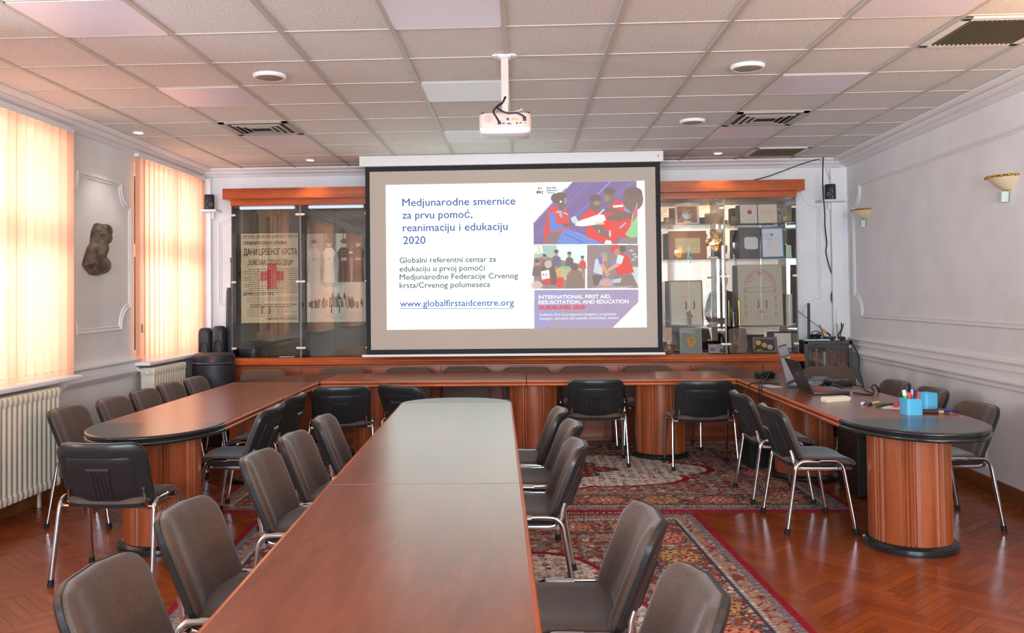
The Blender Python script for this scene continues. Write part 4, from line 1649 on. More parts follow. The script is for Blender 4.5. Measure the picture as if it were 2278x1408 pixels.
for x, z, w, h in ((0.016, 2.545, 0.013, 0.013), (-0.034, 2.522, 0.016, 0.010), (-0.010, 2.520, 0.014, 0.006), (0.022, 2.518, 0.018, 0.007), (0.068, 2.520, 0.009, 0.009), (0.090, 2.522, 0.012, 0.006), (0.118, 2.521, 0.006, 0.006), (0.036, 2.515, 0.004, 0.004)):
    g.box((x, -0.090, z), (w, 0.006, h), 0.001)
g.build('sockets', M['black'], b)
g = G()
for x in (0.042, 0.055, 0.068):
    g.cyl((x, -0.086, 2.545), (x, -0.094, 2.545), 0.005, seg=10)
g.build('audio_jacks', M['brass'], b)
for x in (-0.132, 0.132):
    G().cyl((x, -0.05, 2.578), (x, -0.05, 2.592), 0.011, seg=12).build('foot', M['black'], p)
g = G()
g.tube([(0.0, -0.024, 2.69), (-0.012, -0.05, 2.655), (-0.045, -0.075, 2.625), (-0.068, -0.10, 2.59), (-0.055, -0.115, 2.56), (-0.034, -0.096, 2.528)], 0.0052, 8, smooth=5)
g.tube([(0.004, -0.024, 2.69), (-0.02, -0.05, 2.645), (-0.046, -0.075, 2.62), (-0.02, -0.10, 2.592), (0.02, -0.105, 2.577), (0.07, -0.108, 2.577), (0.112, -0.10, 2.556)], 0.0052, 8, smooth=5)
g.box((0.114, -0.095, 2.545), (0.018, 0.016, 0.026), 0.003)
g.box((-0.034, -0.095, 2.523), (0.018, 0.016, 0.018), 0.003)
g.build('cables', M['cable'], p)
# ---------------------------------------------------------------- things inside the display cases
S1, S2, S3, S0 = 2.238, 1.868, 1.155, 0.8655   # shelf heights: top, middle, lower, floor of the case
YS = 9.60
LEAN = (-0.09, 0, 0)


def framed(name, label, cat, x0, x1, z, h, y, fm, fw, ras, depth=0.018, lean=LEAN, group=None):
    """a framed flat thing standing upright, origin at its lower left corner"""
    t = thing(name, label, cat, (x0, y, z + 0.001), group=group, rot=lean)
    w = x1 - x0
    if fm is not None:
        g = G()
        for a, b, c, d in ((0, w, 0, fw), (0, w, h - fw, h), (0, fw, fw, h - fw), (w - fw, w, fw, h - fw)):
            g.box(((a + b) / 2, 0, (c + d) / 2), (b - a, depth, d - c), 0.002)
        g.box((w / 2, depth * 0.35, h / 2), (w - 0.002, depth * 0.3, h - 0.002))
        g.build('frame', fm, t)
        ras.build('picture', w - 2 * fw, h - 2 * fw, PRINT, t, (fw, -depth * 0.1, fw))
    else:
        G().box((w / 2, 0.004, h / 2), (w, 0.006, h)).build('board', M['paper'], t)
        ras.build('print', w, h, PRINT, t, (0, 0.0, 0))
    return t


rnd = random.Random(21)
# top shelf, first mirrored case in view
q = Ras(90, 82, (150, 18, 24))
framed_medal = framed('framed_medal', 'round grey medal on red in a pale frame, top shelf', 'framed medal', 1.655, 1.912, S1, 0.222, YS, plain('pale_frame', (206, 200, 204), 0.5), 0.024, q)
g = G()
for r, z in ():
    pass
g.lathe([(0.068, 0.0), (0.068, 0.008), (0.060, 0.012), (0.055, 0.008), (0.030, 0.014), (0.001, 0.016)], seg=32)
g.tube([(0.045 * math.cos(2 * PI * i / 24), 0.045 * math.sin(2 * PI * i / 24), 0.010) for i in range(25)], 0.003, 6)
g.build('medal', plain('old_silver', (150, 150, 152), 0.4, 0.8, var=0.2, scale=60, bump=0.5), framed_medal, (0.128, -0.004, 0.112), (PI / 2, 0, 0))
G().box((0.128, -0.006, 0.034), (0.075, 0.006, 0.016), 0.002).build('name_plate', M['gold'], framed_medal)


def plaque(label, x0, x1, z, h, m, face, ring, y=9.56):
    t = thing('award_plaque', label, 'award plaque', (x0, y, z + 0.001), group='small award plaques')
    w = x1 - x0
    G().box((w / 2, 0.02, 0.006), (w, 0.06, 0.012), 0.002).build('base', M['black'], t)
    G().box((w / 2, 0.012, 0.012 + (h - 0.012) / 2), (w * 0.92, 0.016, h - 0.012), 0.003, rot=Euler((-0.18, 0, 0)).to_matrix()).build('plate', m, t)
    g = G()
    g.tube([(w * ring + 0.018 * math.cos(a), 0.0, h * 0.6 + 0.018 * math.sin(a)) for a in (2 * PI * i / 16 for i in range(14))], 0.003, 6)
    g.box((w * ring, 0.0, h * 0.6), (0.010, 0.004, 0.014))
    g.build('emblem', face, t)
    return t


M['oldgold'] = plain('antique_gold', (128, 98, 44), 0.4, 0.4)
plaque('small dark plaque with a pale ring at the left end of the top shelf', 1.525, 1.635, S1, 0.078, plain('dark_brown_plate', (58, 46, 40), 0.4), plain('pale_print', (206, 196, 190), 0.5), 0.4)
plaque('wide olive brown award plate on the top shelf beside the framed medal', 1.955, 2.115, S1, 0.115, plain('olive_plate', (84, 70, 36), 0.4), plain('olive_emblem', (60, 48, 30), 0.5), 0.6)
plaque('small bronze plaque beside the open folder on the top shelf', 2.235, 2.315, S1, 0.082, plain('bronze_plate', (104, 82, 52), 0.4), plain('dull_ring', (150, 138, 130), 0.5), 0.4)
plaque('small golden plaque at the right end of the top shelf', 2.775, 2.865, S1, 0.082, plain('golden_plate', (166, 132, 56), 0.35), plain('pale_print2', (236, 226, 214), 0.5), 0.35)

# open folders


def folder(name, label, x0, x1, xm, z, h, left, right, cover, y=YS):
    t = thing(name, label, 'diploma folder', (xm, y, z + 0.001), rot=LEAN)
    for nm, w, s, ras in (('left_page', xm - x0, -1, left), ('right_page', x1 - xm, 1, right)):
        c = G().box((s * w / 2, 0.006, h / 2), (w, 0.006, h), 0.002).build('cover', cover, t, rot=(0, 0, -s * 0.10))
        ras.build(nm, w - 0.010, h - 0.010, PRINT, c, (0.005 if s > 0 else -w + 0.005, 0.0020, 0.005))
    return t


l = Ras(90, 84, (226, 206, 196))
l.poly([(38, 22), (43, 30), (46, 20), (51, 30), (55, 20), (58, 30), (64, 22), (60, 42), (42, 42)], (196, 30, 50))
l.poly([(44, 32), (50, 44), (58, 32), (60, 42), (42, 42)], (70, 60, 130))
for yy in (54, 60, 66):
    l.dashes(30, 70, yy, 1.2, (150, 130, 130), rnd, 0.5)
r_ = Ras(90, 84, (228, 208, 190))
for yy in (28, 34, 40):
    r_.dashes(14, 78, yy, 4, (226, 160, 110), rnd, 0.8)
for yy in (52, 58, 64, 72):
    r_.dashes(20, 74, yy, 1.2, (170, 140, 130), rnd, 0.5)
folder('open_diploma', 'open cream diploma with a red and blue crown mark, top shelf', 2.335, 2.735, 2.53, S1, 0.212, l, r_, plain('dark_cover', (44, 30, 32), 0.5))
G().box((2.325, 9.64, S1 + 0.101), (0.03, 0.05, 0.20), 0.003).build('book', plain('black_book_cover', (34, 28, 30), 0.5))
tag(bpy.data.objects['book'], 'black book standing behind the open cream diploma on the top shelf', 'book')

l = Ras(96, 130, (78, 70, 78))
l.poly([(30, 40), (76, 40), (84, 48), (84, 84), (76, 92), (30, 92), (22, 84), (22, 48)], (220, 214, 214))
for a, b in ((22, 92), (84, 92), (22, 40), (84, 40)):
    l.poly([(a - 4, b - 4), (a + 4, b - 4), (a + 4, b + 4), (a - 4, b + 4)], (44, 84, 112), 0.8)
l.poly([(30, 40), (76, 40), (84, 48), (84, 84), (76, 92), (30, 92), (22, 84), (22, 48)], (220, 214, 214))
l.dashes(34, 72, 62, 1.4, (190, 180, 190), rnd, 0.6)
r_ = Ras(90, 130, (40, 128, 186))
r_.rect(5, 6, 85, 125, (232, 222, 230))
r_.rect(38, 27, 48, 36, (70, 140, 206))
r_.dashes(22, 74, 50, 2.4, (130, 130, 140), rnd, 0.7)
for yy in (62, 70, 78, 92, 104):
    r_.dashes(24, 72, yy, 1.2, (190, 180, 190), rnd, 0.5)
folder('certificate_folder', 'dark open folder with a blue bordered certificate, middle shelf', 2.325, 2.80, 2.562, S2, 0.335, l, r_, plain('navy_cover', (38, 46, 62), 0.5))

# middle shelf, first case
q = Ras(150, 116, (176, 96, 36))
q.rect(24, 26, 128, 94, (226, 196, 140))
for yy in (50, 57, 64):
    q.dashes(48, 106, yy, 1.4, (206, 140, 80), rnd, 0.8)
q.poly([(70, 84), (76, 66), (86, 66), (88, 84)], (236, 214, 160))
framed('framed_certificate', 'certificate on an orange mount in a wooden frame, middle shelf', 'certificate', 1.582, 1.985, S2, 0.305, YS, plain('brown_frame', (140, 78, 34), 0.4), 0.012, q)
t = thing('desk_badge', 'little blue badge standing in front of the orange certificate', 'badge', (1.785, 9.53, S2 + 0.001))
G().loft([[(x, y, z) for x, y in rrect(w, 0.02, 0.006, 3)] for z, w in ((0, 0.058), (0.008, 0.058), (0.012, 0.05), (0.075, 0.034), (0.088, 0.02))]).build('body', plain('badge_blue', (126, 170, 190), 0.4), t)
G().box((0.008, -0.011, 0.045), (0.016, 0.003, 0.034)).build('mark', M['black'], t)
t = thing('trophy_cup', 'golden trophy cup with a ball on top on a marble foot', 'trophy', (2.045, 9.56, S2 + 0.001))
G().box((0, 0, 0.012), (0.085, 0.06, 0.024), 0.003).build('marble_foot', plain('marble', (206, 190, 170), 0.2, var=0.15, scale=30), t)
G().loft([[(x, y, z) for x, y in rrect(w, w * 0.7, 0.004, 2)] for z, w in ((0.024, 0.055), (0.120, 0.034))]).build('column', plain('dark_blue_column', (62, 74, 96), 0.3), t)
G().lathe([(0.012, 0.120), (0.016, 0.128), (0.010, 0.136), (0.020, 0.146), (0.046, 0.168), (0.054, 0.196), (0.050, 0.212), (0.054, 0.216), (0.001, 0.218)], seg=24).build('bowl', M['gold'], t)
g = G()
for s in (-1, 1):
    g.tube([(s * 0.050, 0, 0.205), (s * 0.075, 0, 0.208), (s * 0.074, 0, 0.180), (s * 0.046, 0, 0.168)], 0.004, 6, smooth=4)
g.build('handles', M['gold'], t)
g = G()
g.cyl((0, 0, 0.216), (0, 0, 0.245), 0.010, 0.016, 12)
g.sphere((0, 0, 0.278), 0.036, 18, 12)
g.build('ball_top', plain('ball_gold', (150, 116, 66), 0.3, 0.9, var=0.3, scale=40), t)
t = thing('goblet', 'dull silver goblet on the middle shelf beside the dark folder', 'goblet', (2.262, 9.57, S2 + 0.001))
G().lathe([(0.030, 0), (0.030, 0.006), (0.010, 0.016), (0.007, 0.045), (0.014, 0.058), (0.034, 0.085), (0.042, 0.125), (0.043, 0.168), (0.038, 0.166), (0.030, 0.09), (0.001, 0.075)], seg=24).build('cup', M['silver'], t)
t = thing('award_stand', 'pale green card on a dark stand at the right end of the middle shelf', 'award', (2.80, 9.56, S2 + 0.001))
G().box((0.03, 0.03, 0.07), (0.075, 0.012, 0.14), 0.003, rot=Euler((-0.15, 0, 0)).to_matrix()).build('stand', M['black'], t)
G().loft([[(x + 0.035, y, z) for x, y in rrect(w, 0.012, 0.003, 2)] for z, w in ((0.0, 0.062), (0.135, 0.052))]).build('card', plain('pale_green_card', (190, 214, 178), 0.5), t)

# lower shelf
q = Ras(130, 186, (206, 186, 160))
q.ell(62, 48, 12, 16, (222, 176, 130), 0.6)
q.ell(58, 66, 16, 6, (206, 150, 110), 0.4)
q.ell(46, 40, 8, 12, (214, 170, 140), 0.4)
for yy in range(80, 110, 7):
    q.dashes(14, 70, yy, 1.2, (200, 176, 150), rnd, 0.6)
q.rect(118, 150, 119, 170, (190, 170, 150))
q.noise(2)
framed('framed_diploma', 'tall faded drawing in a thin brown frame, lower shelf', 'framed picture', 1.590, 1.942, S3, 0.49, 9.62, plain('thin_brown_frame', (96, 62, 30), 0.4), 0.013, q)
t = thing('statuette', 'small dark standing statuette before the tall framed drawing', 'statuette', (1.778, 9.53, S3 + 0.001))
g = G()
g.lathe([(0.022, 0), (0.022, 0.012), (0.016, 0.02), (0.018, 0.05), (0.021, 0.075), (0.014, 0.09), (0.020, 0.115), (0.016, 0.128), (0.006, 0.134), (0.011, 0.148), (0.010, 0.160), (0.001, 0.168)], seg=16, sy=0.8)
g.tube([(0.016, 0, 0.122), (0.030, -0.006, 0.112), (0.026, -0.014, 0.095)], 0.005, 6)
g.tube([(-0.016, 0, 0.122), (-0.026, -0.006, 0.135), (-0.020, -0.01, 0.155)], 0.005, 6)
g.build('figure', M['bronze'], t)
t = thing('steel_can', 'shiny ribbed steel cylinder on the lower shelf', 'metal can', (2.245, 9.57, S3 + 0.001))
g = G()
pr = [(0.034, 0)]
for i in range(9):
    pr += [(0.034, 0.006 + i * 0.016), (0.031, 0.012 + i * 0.016), (0.031, 0.016 + i * 0.016)]
pr += [(0.034, 0.152), (0.001, 0.153)]
g.lathe(pr, seg=24).build('body', M['steel'], t)
t = thing('gilt_rod', 'thin upright gilt rod leaning beside the large diploma', 'rod', (2.312, 9.58, S3 + 0.001))
G().cyl((0, 0, 0), (0.0, 0.01, 0.27), 0.010, 0.009, 12).sphere((0, 0.011, 0.278), 0.012, 10, 8).build('shaft', M['brass'], t)
q = Ras(186, 258, (196, 182, 162))
pk = (196, 96, 116)
for r0 in (66, 56):
    q.line([(93 + r0 * math.cos(a), 92 - r0 * 1.05 * math.sin(a)) for a in (PI * i / 40 for i in range(41))], 1.3, pk)
for i in range(24):
    a = PI * (i + 0.5) / 24
    q.rect(93 + 61 * math.cos(a) - 2, 92 - 64 * math.sin(a) - 3, 93 + 61 * math.cos(a) + 2, 92 - 64 * math.sin(a) + 3, pk, 0.55)
for s in (-1, 1):
    for o in (-3, 3):
        q.line([(93 + s * 62 + o, 94), (93 + s * 64 + o, 226)], 1.3, pk)
    for yy in (110, 140, 180, 212):
        q.ell(93 + s * 63, yy, 5, 5, pk, 0.5)
    q.rect(93 + s * 40 - 10, 48, 93 + s * 40 + 12, 51, (206, 70, 96), 0.7)
    q.dashes(93 + s * 34 - 14, 93 + s * 34 + 14, 60, 3, (206, 80, 106), rnd)
    q.dashes(93 + s * 44 - 14, 93 + s * 44 + 14, 72, 3, (206, 80, 106), rnd)
q.rect(84, 34, 102, 38, pk)
for xx in (86, 91, 96):
    q.rect(xx, 38, xx + 3, 52, pk, 0.8)
for yy in (86, 122):
    q.dashes(72, 116, yy, 2.4, (180, 120, 120), rnd, 0.7)
for yy in (100, 118):
    q.line([(36, yy), (150, yy - 2)], 1.2, (130, 100, 100))
q.ell(95, 200, 8, 9, pk, 0.6)
q.dashes(70, 122, 220, 4, (206, 110, 126), rnd, 0.8)
q.line([(72, 230), (116, 230)], 1, (120, 90, 90))
q.noise(2)
framed('arched_diploma', 'large beige diploma printed with a pink arch, lower shelf', 'diploma', 2.328, 2.795, S3, 0.652, 9.66, None, 0, q, lean=(-0.05, 0, 0))
t = thing('glass_cylinder', 'tall clear ribbed cylinder at the right end of the lower shelf', 'glass cylinder', (2.832, 9.57, S3 + 0.001))
g = G()
n = 32
ring = [((0.034 + 0.0015 * math.cos(8 * 2 * PI * i / n)) * math.cos(2 * PI * i / n), (0.034 + 0.0015 * math.cos(8 * 2 * PI * i / n)) * math.sin(2 * PI * i / n)) for i in range(n)]
g.prism(ring, 0, 0.33)
g.build('tube', plain('milky_glass', (206, 196, 180), 0.15), t)

# floor of the case
t = thing('bronze_bowl', 'small brown bowl in the mirrored case by the screen edge', 'bowl', (1.565, 9.57, S0 + 0.001))
G().lathe([(0.025, 0), (0.045, 0.02), (0.056, 0.06), (0.050, 0.095), (0.045, 0.092), (0.040, 0.03), (0.001, 0.015)], seg=24).build('body', plain('brown_ceramic', (110, 64, 30), 0.3, var=0.3, scale=30), t)
q = Ras(96, 118, (152, 146, 138))
q.poly([(32, 46), (50, 42), (67, 46), (66, 70), (60, 82), (50, 88), (40, 82), (34, 70)], (232, 158, 74))
q.poly([(37, 50), (50, 47), (62, 50), (61, 68), (50, 80), (39, 68)], (196, 120, 60), 0.5)
q.rect(44, 54, 56, 58, (120, 70, 40), 0.6)
q.line([(40, 62), (60, 62)], 2, (240, 190, 110))
q.noise(4)
framed('grey_plaque', 'grey plaque with an orange shield emblem, floor of the case', 'plaque', 1.672, 1.905, S0, 0.274, 9.53, None, 0, q, lean=(-0.06, 0, 0))
q = Ras(100, 50, (214, 194, 178))
q.rect(3, 3, 97, 47, (150, 130, 140), 0.5)
q.ell(72, 22, 11, 15, (70, 56, 66), 0.8)
q.ell(72, 18, 7, 8, (196, 170, 160), 0.9)
q.rect(58, 36, 90, 47, (60, 50, 62), 0.8)
q.ell(22, 30, 16, 10, (96, 80, 110), 0.6)
q.rect(44, 10, 52, 14, (206, 40, 50))
q.rect(46.5, 7, 49.5, 17, (206, 40, 50))
for yy in (20, 26, 32, 38):
    q.dashes(8, 56, yy, 1.6, (80, 66, 90), rnd, 0.6)
framed('framed_banknote', 'framed banknote like print with a small red cross', 'framed print', 1.962, 2.172, S0, 0.105, 9.52, plain('dark_frame', (58, 44, 40), 0.4), 0.010, q)
t = thing('wooden_shield', 'dark brown wooden shield plaque behind the case joint', 'plaque', (2.30, 9.60, S0 + 0.001), rot=(-0.1, 0, 0))
G().prism([(-0.085, 0), (0.075, 0), (0.098, 0.06), (0.088, 0.255), (0.0, 0.268), (-0.095, 0.255), (-0.10, 0.06)], 0, 0.02, fn=lambda x, y, z: (x, z, y)).build(
    'board', wood('dark_shield_wood', (66, 34, 18), (104, 58, 34), 'z', 0.35), t)
q = Ras(120, 78, (22, 20, 22))
for cx, cy, c, c2 in ((24, 24, (222, 190, 110), (190, 150, 80)), (58, 40, (226, 168, 90), (196, 130, 60)), (90, 52, (206, 196, 196), (196, 90, 90))):
    q.ell(cx, cy, 15, 15, c)
    q.ell(cx, cy, 11, 11, c2, 0.6)
    q.line([(cx - 6, cy + 3), (cx + 6, cy - 2)], 3, c, 0.8)
q.rect(12, 66, 46, 72, (196, 170, 90))
cf = framed('coin_frame', 'black display of three round medals in a dark blue frame', 'framed medals', 2.435, 2.690, S0, 0.170, 9.54, plain('navy_frame', (36, 44, 58), 0.4), 0.020, q)
g = G()
for a, b, c, d in ((0.018, 0.237, 0.018, 0.021), (0.018, 0.237, 0.149, 0.152), (0.018, 0.021, 0.018, 0.152), (0.234, 0.237, 0.018, 0.152)):
    g.box(((a + b) / 2, -0.010, (c + d) / 2), (b - a, 0.003, d - c))
g.build('gold_fillet', M['gold'], cf)
q = Ras(60, 70, (224, 206, 190))
framed('small_frame', 'small blank cream sheet in a thin black frame by the case end', 'framed sheet', 2.695, 2.880, S0 + 0.04, 0.168, 9.66, M['black'], 0.006, q)
t = bpy.data.objects['small_frame']
G().box((0.0925, 0.0, -0.0205), (0.16, 0.05, 0.038), 0.003).build('stand_block', plain('stand_grey', (110, 110, 124), 0.4), t)

# left cases: the old poster and the two photographs
q = Ras(300, 464, (206, 182, 148))
rp = random.Random(2)
ink = (66, 56, 56)
q.line([(2, 26), (298, 26)], 1.4, ink)
q.line([(2, 44), (280, 44)], 0.0 + 0.6, ink, 0.0)
for yy in (66, 134):
    q.dashes(60, 240, yy, 3.0, ink, rp, 0.55)
for yy in list(range(186, 250, 11)) + list(range(252, 318, 11)):
    q.dashes(16 if yy % 3 else 40, 296, yy, 4.6, (76, 64, 62), rp, 0.75)
for yy in (334, 345, 356):
    q.dashes(30, 296 if yy < 350 else 120, yy, 4.2, (80, 68, 66), rp, 0.7)
for yy in (396, 407, 418, 429):
    q.dashes(30, 290 if yy % 2 else 220, yy, 4.2, (80, 68, 66), rp, 0.7)
q.poly([(136, 156), (186, 156), (186, 198), (224, 198), (224, 246), (186, 246), (186, 290), (136, 290), (136, 246), (100, 246), (100, 198), (136, 198)], (186, 30, 36), 0.85)
for yy in range(200, 246, 11):
    q.dashes(104, 220, yy, 4, (96, 40, 44), rp, 0.45)
q.noise(5)
po = thing('poster', 'old Cyrillic poster with a red cross inside the left glass case', 'poster', (-3.070, 9.66, 1.235))
G().box((0.317, 0.008, 0.49), (0.634, 0.006, 0.98)).build('backing_sheet', M['cream'], po)
q.build('print', 0.634, 0.98, PRINT, po, (0, 0.0, 0))
pi_ = plain('poster_ink', (44, 38, 40), 0.8)


def PT(s, x, y, h, x1, b=0.0):
    return (s, x / 300 * 0.634, -0.0015, (464 - y) / 464 * 0.98, h / 464 * 0.98, (x1 - x) / 300 * 0.634, b)


lettering('heading', [PT('СРПСКО ДРУШТВО ЦРВЕНОГ КРСТА', 8, 22, 14, 296, 0.0008), PT('ПЛЕМЕНИТИ СРБИ И СРПКИЊЕ,', 14, 58, 18, 244, 0.0012), PT('ДАНИ ЦРВЕНОГ КРСТА', 14, 112, 34, 294, 0.0012),
                      PT('„ПОМОЗИМО СРПСКОЈ ДЕЦИ!”', 34, 164, 26, 276, 0.0008), PT('БРАЋО и СЕСТРЕ,', 10, 322, 15, 176, 0.0008), PT('НИЈЕДНО СРПСКО ДЕТЕ НЕ ОСТАВИ', 46, 374, 8, 288, 0.0008),
                      PT('НЕЗАШТИЋЕНО И НЕЗБРИНУТО.', 46, 386, 8, 262, 0.0008), PT('ГЛАВНИ ОДБОР СРПСКОГ ЦРВЕНОГ КРСТА', 136, 448, 10, 297, 0.0008)], pi_, po)

q = Ras(220, 178, (150, 138, 126))
q.rect(0, 0, 62, 178, (172, 158, 144))
q.rect(78, 0, 106, 100, (92, 82, 76))
q.rect(112, 0, 134, 70, (206, 196, 182))
q.rect(140, 0, 146, 178, (214, 204, 190))
q.rect(150, 0, 200, 90, (110, 98, 90))
q.rect(0, 120, 220, 178, (160, 146, 132))
for cx, s, dress, head in ((30, 1.0, (206, 196, 186), (120, 100, 88)), (84, 1.0, (226, 216, 200), (84, 72, 66)), (140, 1.1, (58, 52, 54), (96, 82, 76)), (192, 1.0, (70, 62, 60), (110, 96, 88))):
    q.poly([(cx - 22 * s, 178), (cx - 18 * s, 96), (cx - 24 * s, 70), (cx - 12 * s, 52), (cx + 12 * s, 52), (cx + 24 * s, 70), (cx + 18 * s, 96), (cx + 22 * s, 178)], dress)
    q.ell(cx, 38, 9 * s, 12 * s, (206, 186, 166))
    q.ell(cx, 29, 12 * s, 8 * s, head)
    q.ell(cx, 94, 12, 5, (190, 168, 150))
q.line([(66, 62), (70, 92), (82, 98)], 7, (224, 214, 200))
q.line([(102, 62), (98, 92), (86, 98)], 7, (224, 214, 200))
for yy in range(64, 110, 12):
    q.ell(132, yy, 1.8, 1.8, (206, 196, 180))
    q.ell(144, yy, 1.8, 1.8, (206, 196, 180))
q.rect(158, 66, 172, 74, (226, 220, 210))
q.noise(6)
ph = thing('photograph', 'large sepia photograph of standing people inside the glass case, upper of two', 'photograph', (-2.345, 9.665, 1.672), group='photographs in the glass case')
G().box((0.325, 0.008, 0.266), (0.65, 0.006, 0.532)).build('backing_sheet', M['cream'], ph)
q.build('print', 0.65, 0.532, PRINT, ph, (0, 0, 0))
q = Ras(220, 146, (214, 200, 182))
q.poly([(40, 0), (150, 0), (120, 16), (70, 18)], (170, 158, 148), 0.7)
rp = random.Random(9)
for i in range(60):
    cx = rp.uniform(10, 212)
    s = rp.uniform(0.7, 1.1)
    y0 = 92 + rp.uniform(-4, 4)
    h = (44 if 60 < cx < 170 else 30) * s
    q.poly([(cx - 4 * s, y0), (cx - 4 * s, y0 - h * 0.7), (cx + 4 * s, y0 - h * 0.7), (cx + 4 * s, y0)], rp.choice([(70, 60, 56), (96, 84, 78), (56, 48, 48), (196, 186, 174)]), 0.8)
    q.ell(cx, y0 - h * 0.8, 3 * s, 4 * s, rp.choice([(60, 50, 46), (150, 132, 118)]))
for cx in (96, 118, 140):
    q.poly([(cx - 4, 60), (cx - 2, 48), (cx + 4, 48), (cx + 5, 62)], (52, 44, 44))
    q.ell(cx + 1, 44, 3.2, 4, (52, 44, 44))
for i in range(26):
    x = rp.uniform(60, 190)
    q.line([(x, rp.uniform(106, 140)), (x + rp.uniform(8, 26), rp.uniform(108, 140))], 0.8, (120, 108, 98), 0.5)
q.noise(5)
ph = thing('photograph', 'wide sepia photograph of a crowd inside the glass case, lower of two', 'photograph', (-2.345, 9.660, 1.236), group='photographs in the glass case')
G().box((0.325, 0.008, 0.218), (0.65, 0.006, 0.436)).build('backing_sheet', M['cream'], ph)
q.build('print', 0.65, 0.436, PRINT, ph, (0, 0, 0))
# a case on the floor of the left display, papers beside it
t = thing('black_case', 'black soft case lying at the left end of the dark display case', 'case', (-2.98, 9.64, S0 + 0.001))
G().pad(densify(rrect(0.20, 0.13, 0.03, 4), 0.04), [(0.01, 0), (0.0, 0.02), (0.0, 0.10), (0.02, 0.13)], lambda x, y, h: (x, y, h + (0.03 * x if h > 0.05 else 0))).build('body', M['plastic'], t)
G().tube([(-0.05, 0, 0.128), (-0.04, 0, 0.155), (0.03, 0, 0.16), (0.05, 0, 0.13)], 0.007, 6, smooth=4).build('handle', M['plastic'], t)
G().box((0, 0, 0.003), (0.16, 0.10, 0.006), rot=Euler((0, 0, 0.2)).to_matrix()).build('paper_stack', M['paper'])
o = bpy.data.objects['paper_stack']
o.location = (-2.55, 9.60, S0 + 0.001)
tag(o, 'thin stack of white papers on the floor of the left dark case', 'papers')
# ---------------------------------------------------------------- left corner: drum bag, bags, stand, loudspeaker, bust
M['bag'] = plain('black_nylon', (38, 38, 44), 0.5, var=0.2, scale=40, bump=0.3)
t = thing('drum_bag', 'big round black bag with a zipped lid in the left corner', 'bag', (-3.20, 9.155, 0))
G().lathe([(0.001, 0), (0.195, 0), (0.208, 0.02), (0.212, 0.30), (0.214, 0.80), (0.212, 0.83)], seg=40).build('body', M['bag'], t)
G().lathe([(0.213, 0.832), (0.219, 0.838), (0.219, 0.852), (0.214, 0.858), (0.216, 0.90), (0.213, 0.925), (0.19, 0.940), (0.10, 0.946), (0.001, 0.948)], seg=40).build('lid', M['bag'], t)
g = G()
g.tube([(0.221 * math.cos(2 * PI * i / 40), 0.221 * math.sin(2 * PI * i / 40), 0.846) for i in range(41)], 0.005, 6)
g.build('zip', plain('zip_grey', (92, 94, 104), 0.4), t)
G().box((0.055, -0.220, 0.868), (0.050, 0.006, 0.016), 0.003).build('red_tag', plain('red_tag', (206, 40, 40), 0.5), t)
for x, y, z0, h, lab in ((-3.447, 9.60, 0, 1.19, 'dark soft bag standing behind the drum bag, next to the blind'), (-3.295, 9.60, 0, 1.21, 'dark soft bag standing behind the drum bag, next to the tripod bag')):
    t = thing('soft_bag', lab, 'bag', (x, y, 0), group='soft bags in the left corner')
    out = densify(rrect(0.148, 0.14, 0.055, 5), 0.04)
    g = G()
    g.loft([[(a * f, b * f, z) for a, b in out] for z, f in ((0.002, 0.9), (0.05, 1.0), (h * 0.8, 1.0), (h - 0.06, 0.98), (h - 0.02, 0.86), (h - 0.004, 0.6), (h, 0.25))])
    g.build('body', M['bag'], t)
    G().tube([(-0.05, -0.071, h * 0.75), (-0.03, -0.085, h * 0.86), (0.03, -0.085, h * 0.86), (0.05, -0.071, h * 0.75)], 0.008, 6, smooth=4).build('strap', M['bag'], t)
t = thing('tripod_bag', 'tall narrow black bag with a thin pole sticking out of its top', 'stand bag', (-3.212, 9.72, 0))
G().loft([[(a * f, b * f, z) for a, b in rrect(0.085, 0.085, 0.03, 4)] for z, f in ((0, 0.8), (0.02, 1.0), (1.2, 1.05), (1.58, 0.92), (1.625, 0.75))]).build('body', M['bag'], t)
G().cyl((0.012, 0, 1.60), (0.016, 0, 1.93), 0.009, seg=10).cyl((0.016, 0, 1.90), (0.016, 0, 1.955), 0.015, seg=10).build('pole', M['black'], t)


def wall_speaker(x, y, z, rz, lab, shelf_lab, w):
    t = thing('speaker_shelf', shelf_lab, 'shelf', (x, y, z), 0, group='corner loudspeaker shelves')
    G().box((0, 0, -0.010), (w, 0.20, 0.020), 0.004).build('board', M['white'], t)
    G().box((0, 0.09, -0.055), (0.03, 0.018, 0.07), 0.003).build('bracket', M['white'], t)
    s = thing('loudspeaker', lab, 'loudspeaker', (x - 0.01, y, z + 0.001), rz, group='small black loudspeakers')
    G().loft([[(a * f, b * f, zz) for a, b in rrect(0.105, 0.12, 0.025, 4)] for zz, f in ((0, 0.96), (0.008, 1.0), (0.155, 1.0), (0.168, 0.94))]).build('cabinet', M['plastic'], s)
    for zz, r in ((0.055, 0.034), (0.118, 0.020)):
        g = G()
        g.lathe([(r, 0.0), (r * 0.95, 0.006), (r * 0.75, 0.002), (r * 0.3, -0.006 + 0.010), (0.001, 0.006)], seg=20)
        for v in g.bm.verts:
            v.co = Vector((v.co.x, -0.060 - v.co.z, zz + v.co.y))
        g.build('driver', plain('driver_grey', (60, 58, 58), 0.4), s)


wall_speaker(3.37, 9.78, 2.497, -0.45, 'small black loudspeaker on the shelf in the right corner', 'little white shelf under the loudspeaker in the right corner', 0.29)
wall_speaker(-3.435, 9.72, 2.487, 0.45, 'small black loudspeaker on the left corner shelf, half behind the blind', 'little white shelf under the loudspeaker in the left corner', 0.20)

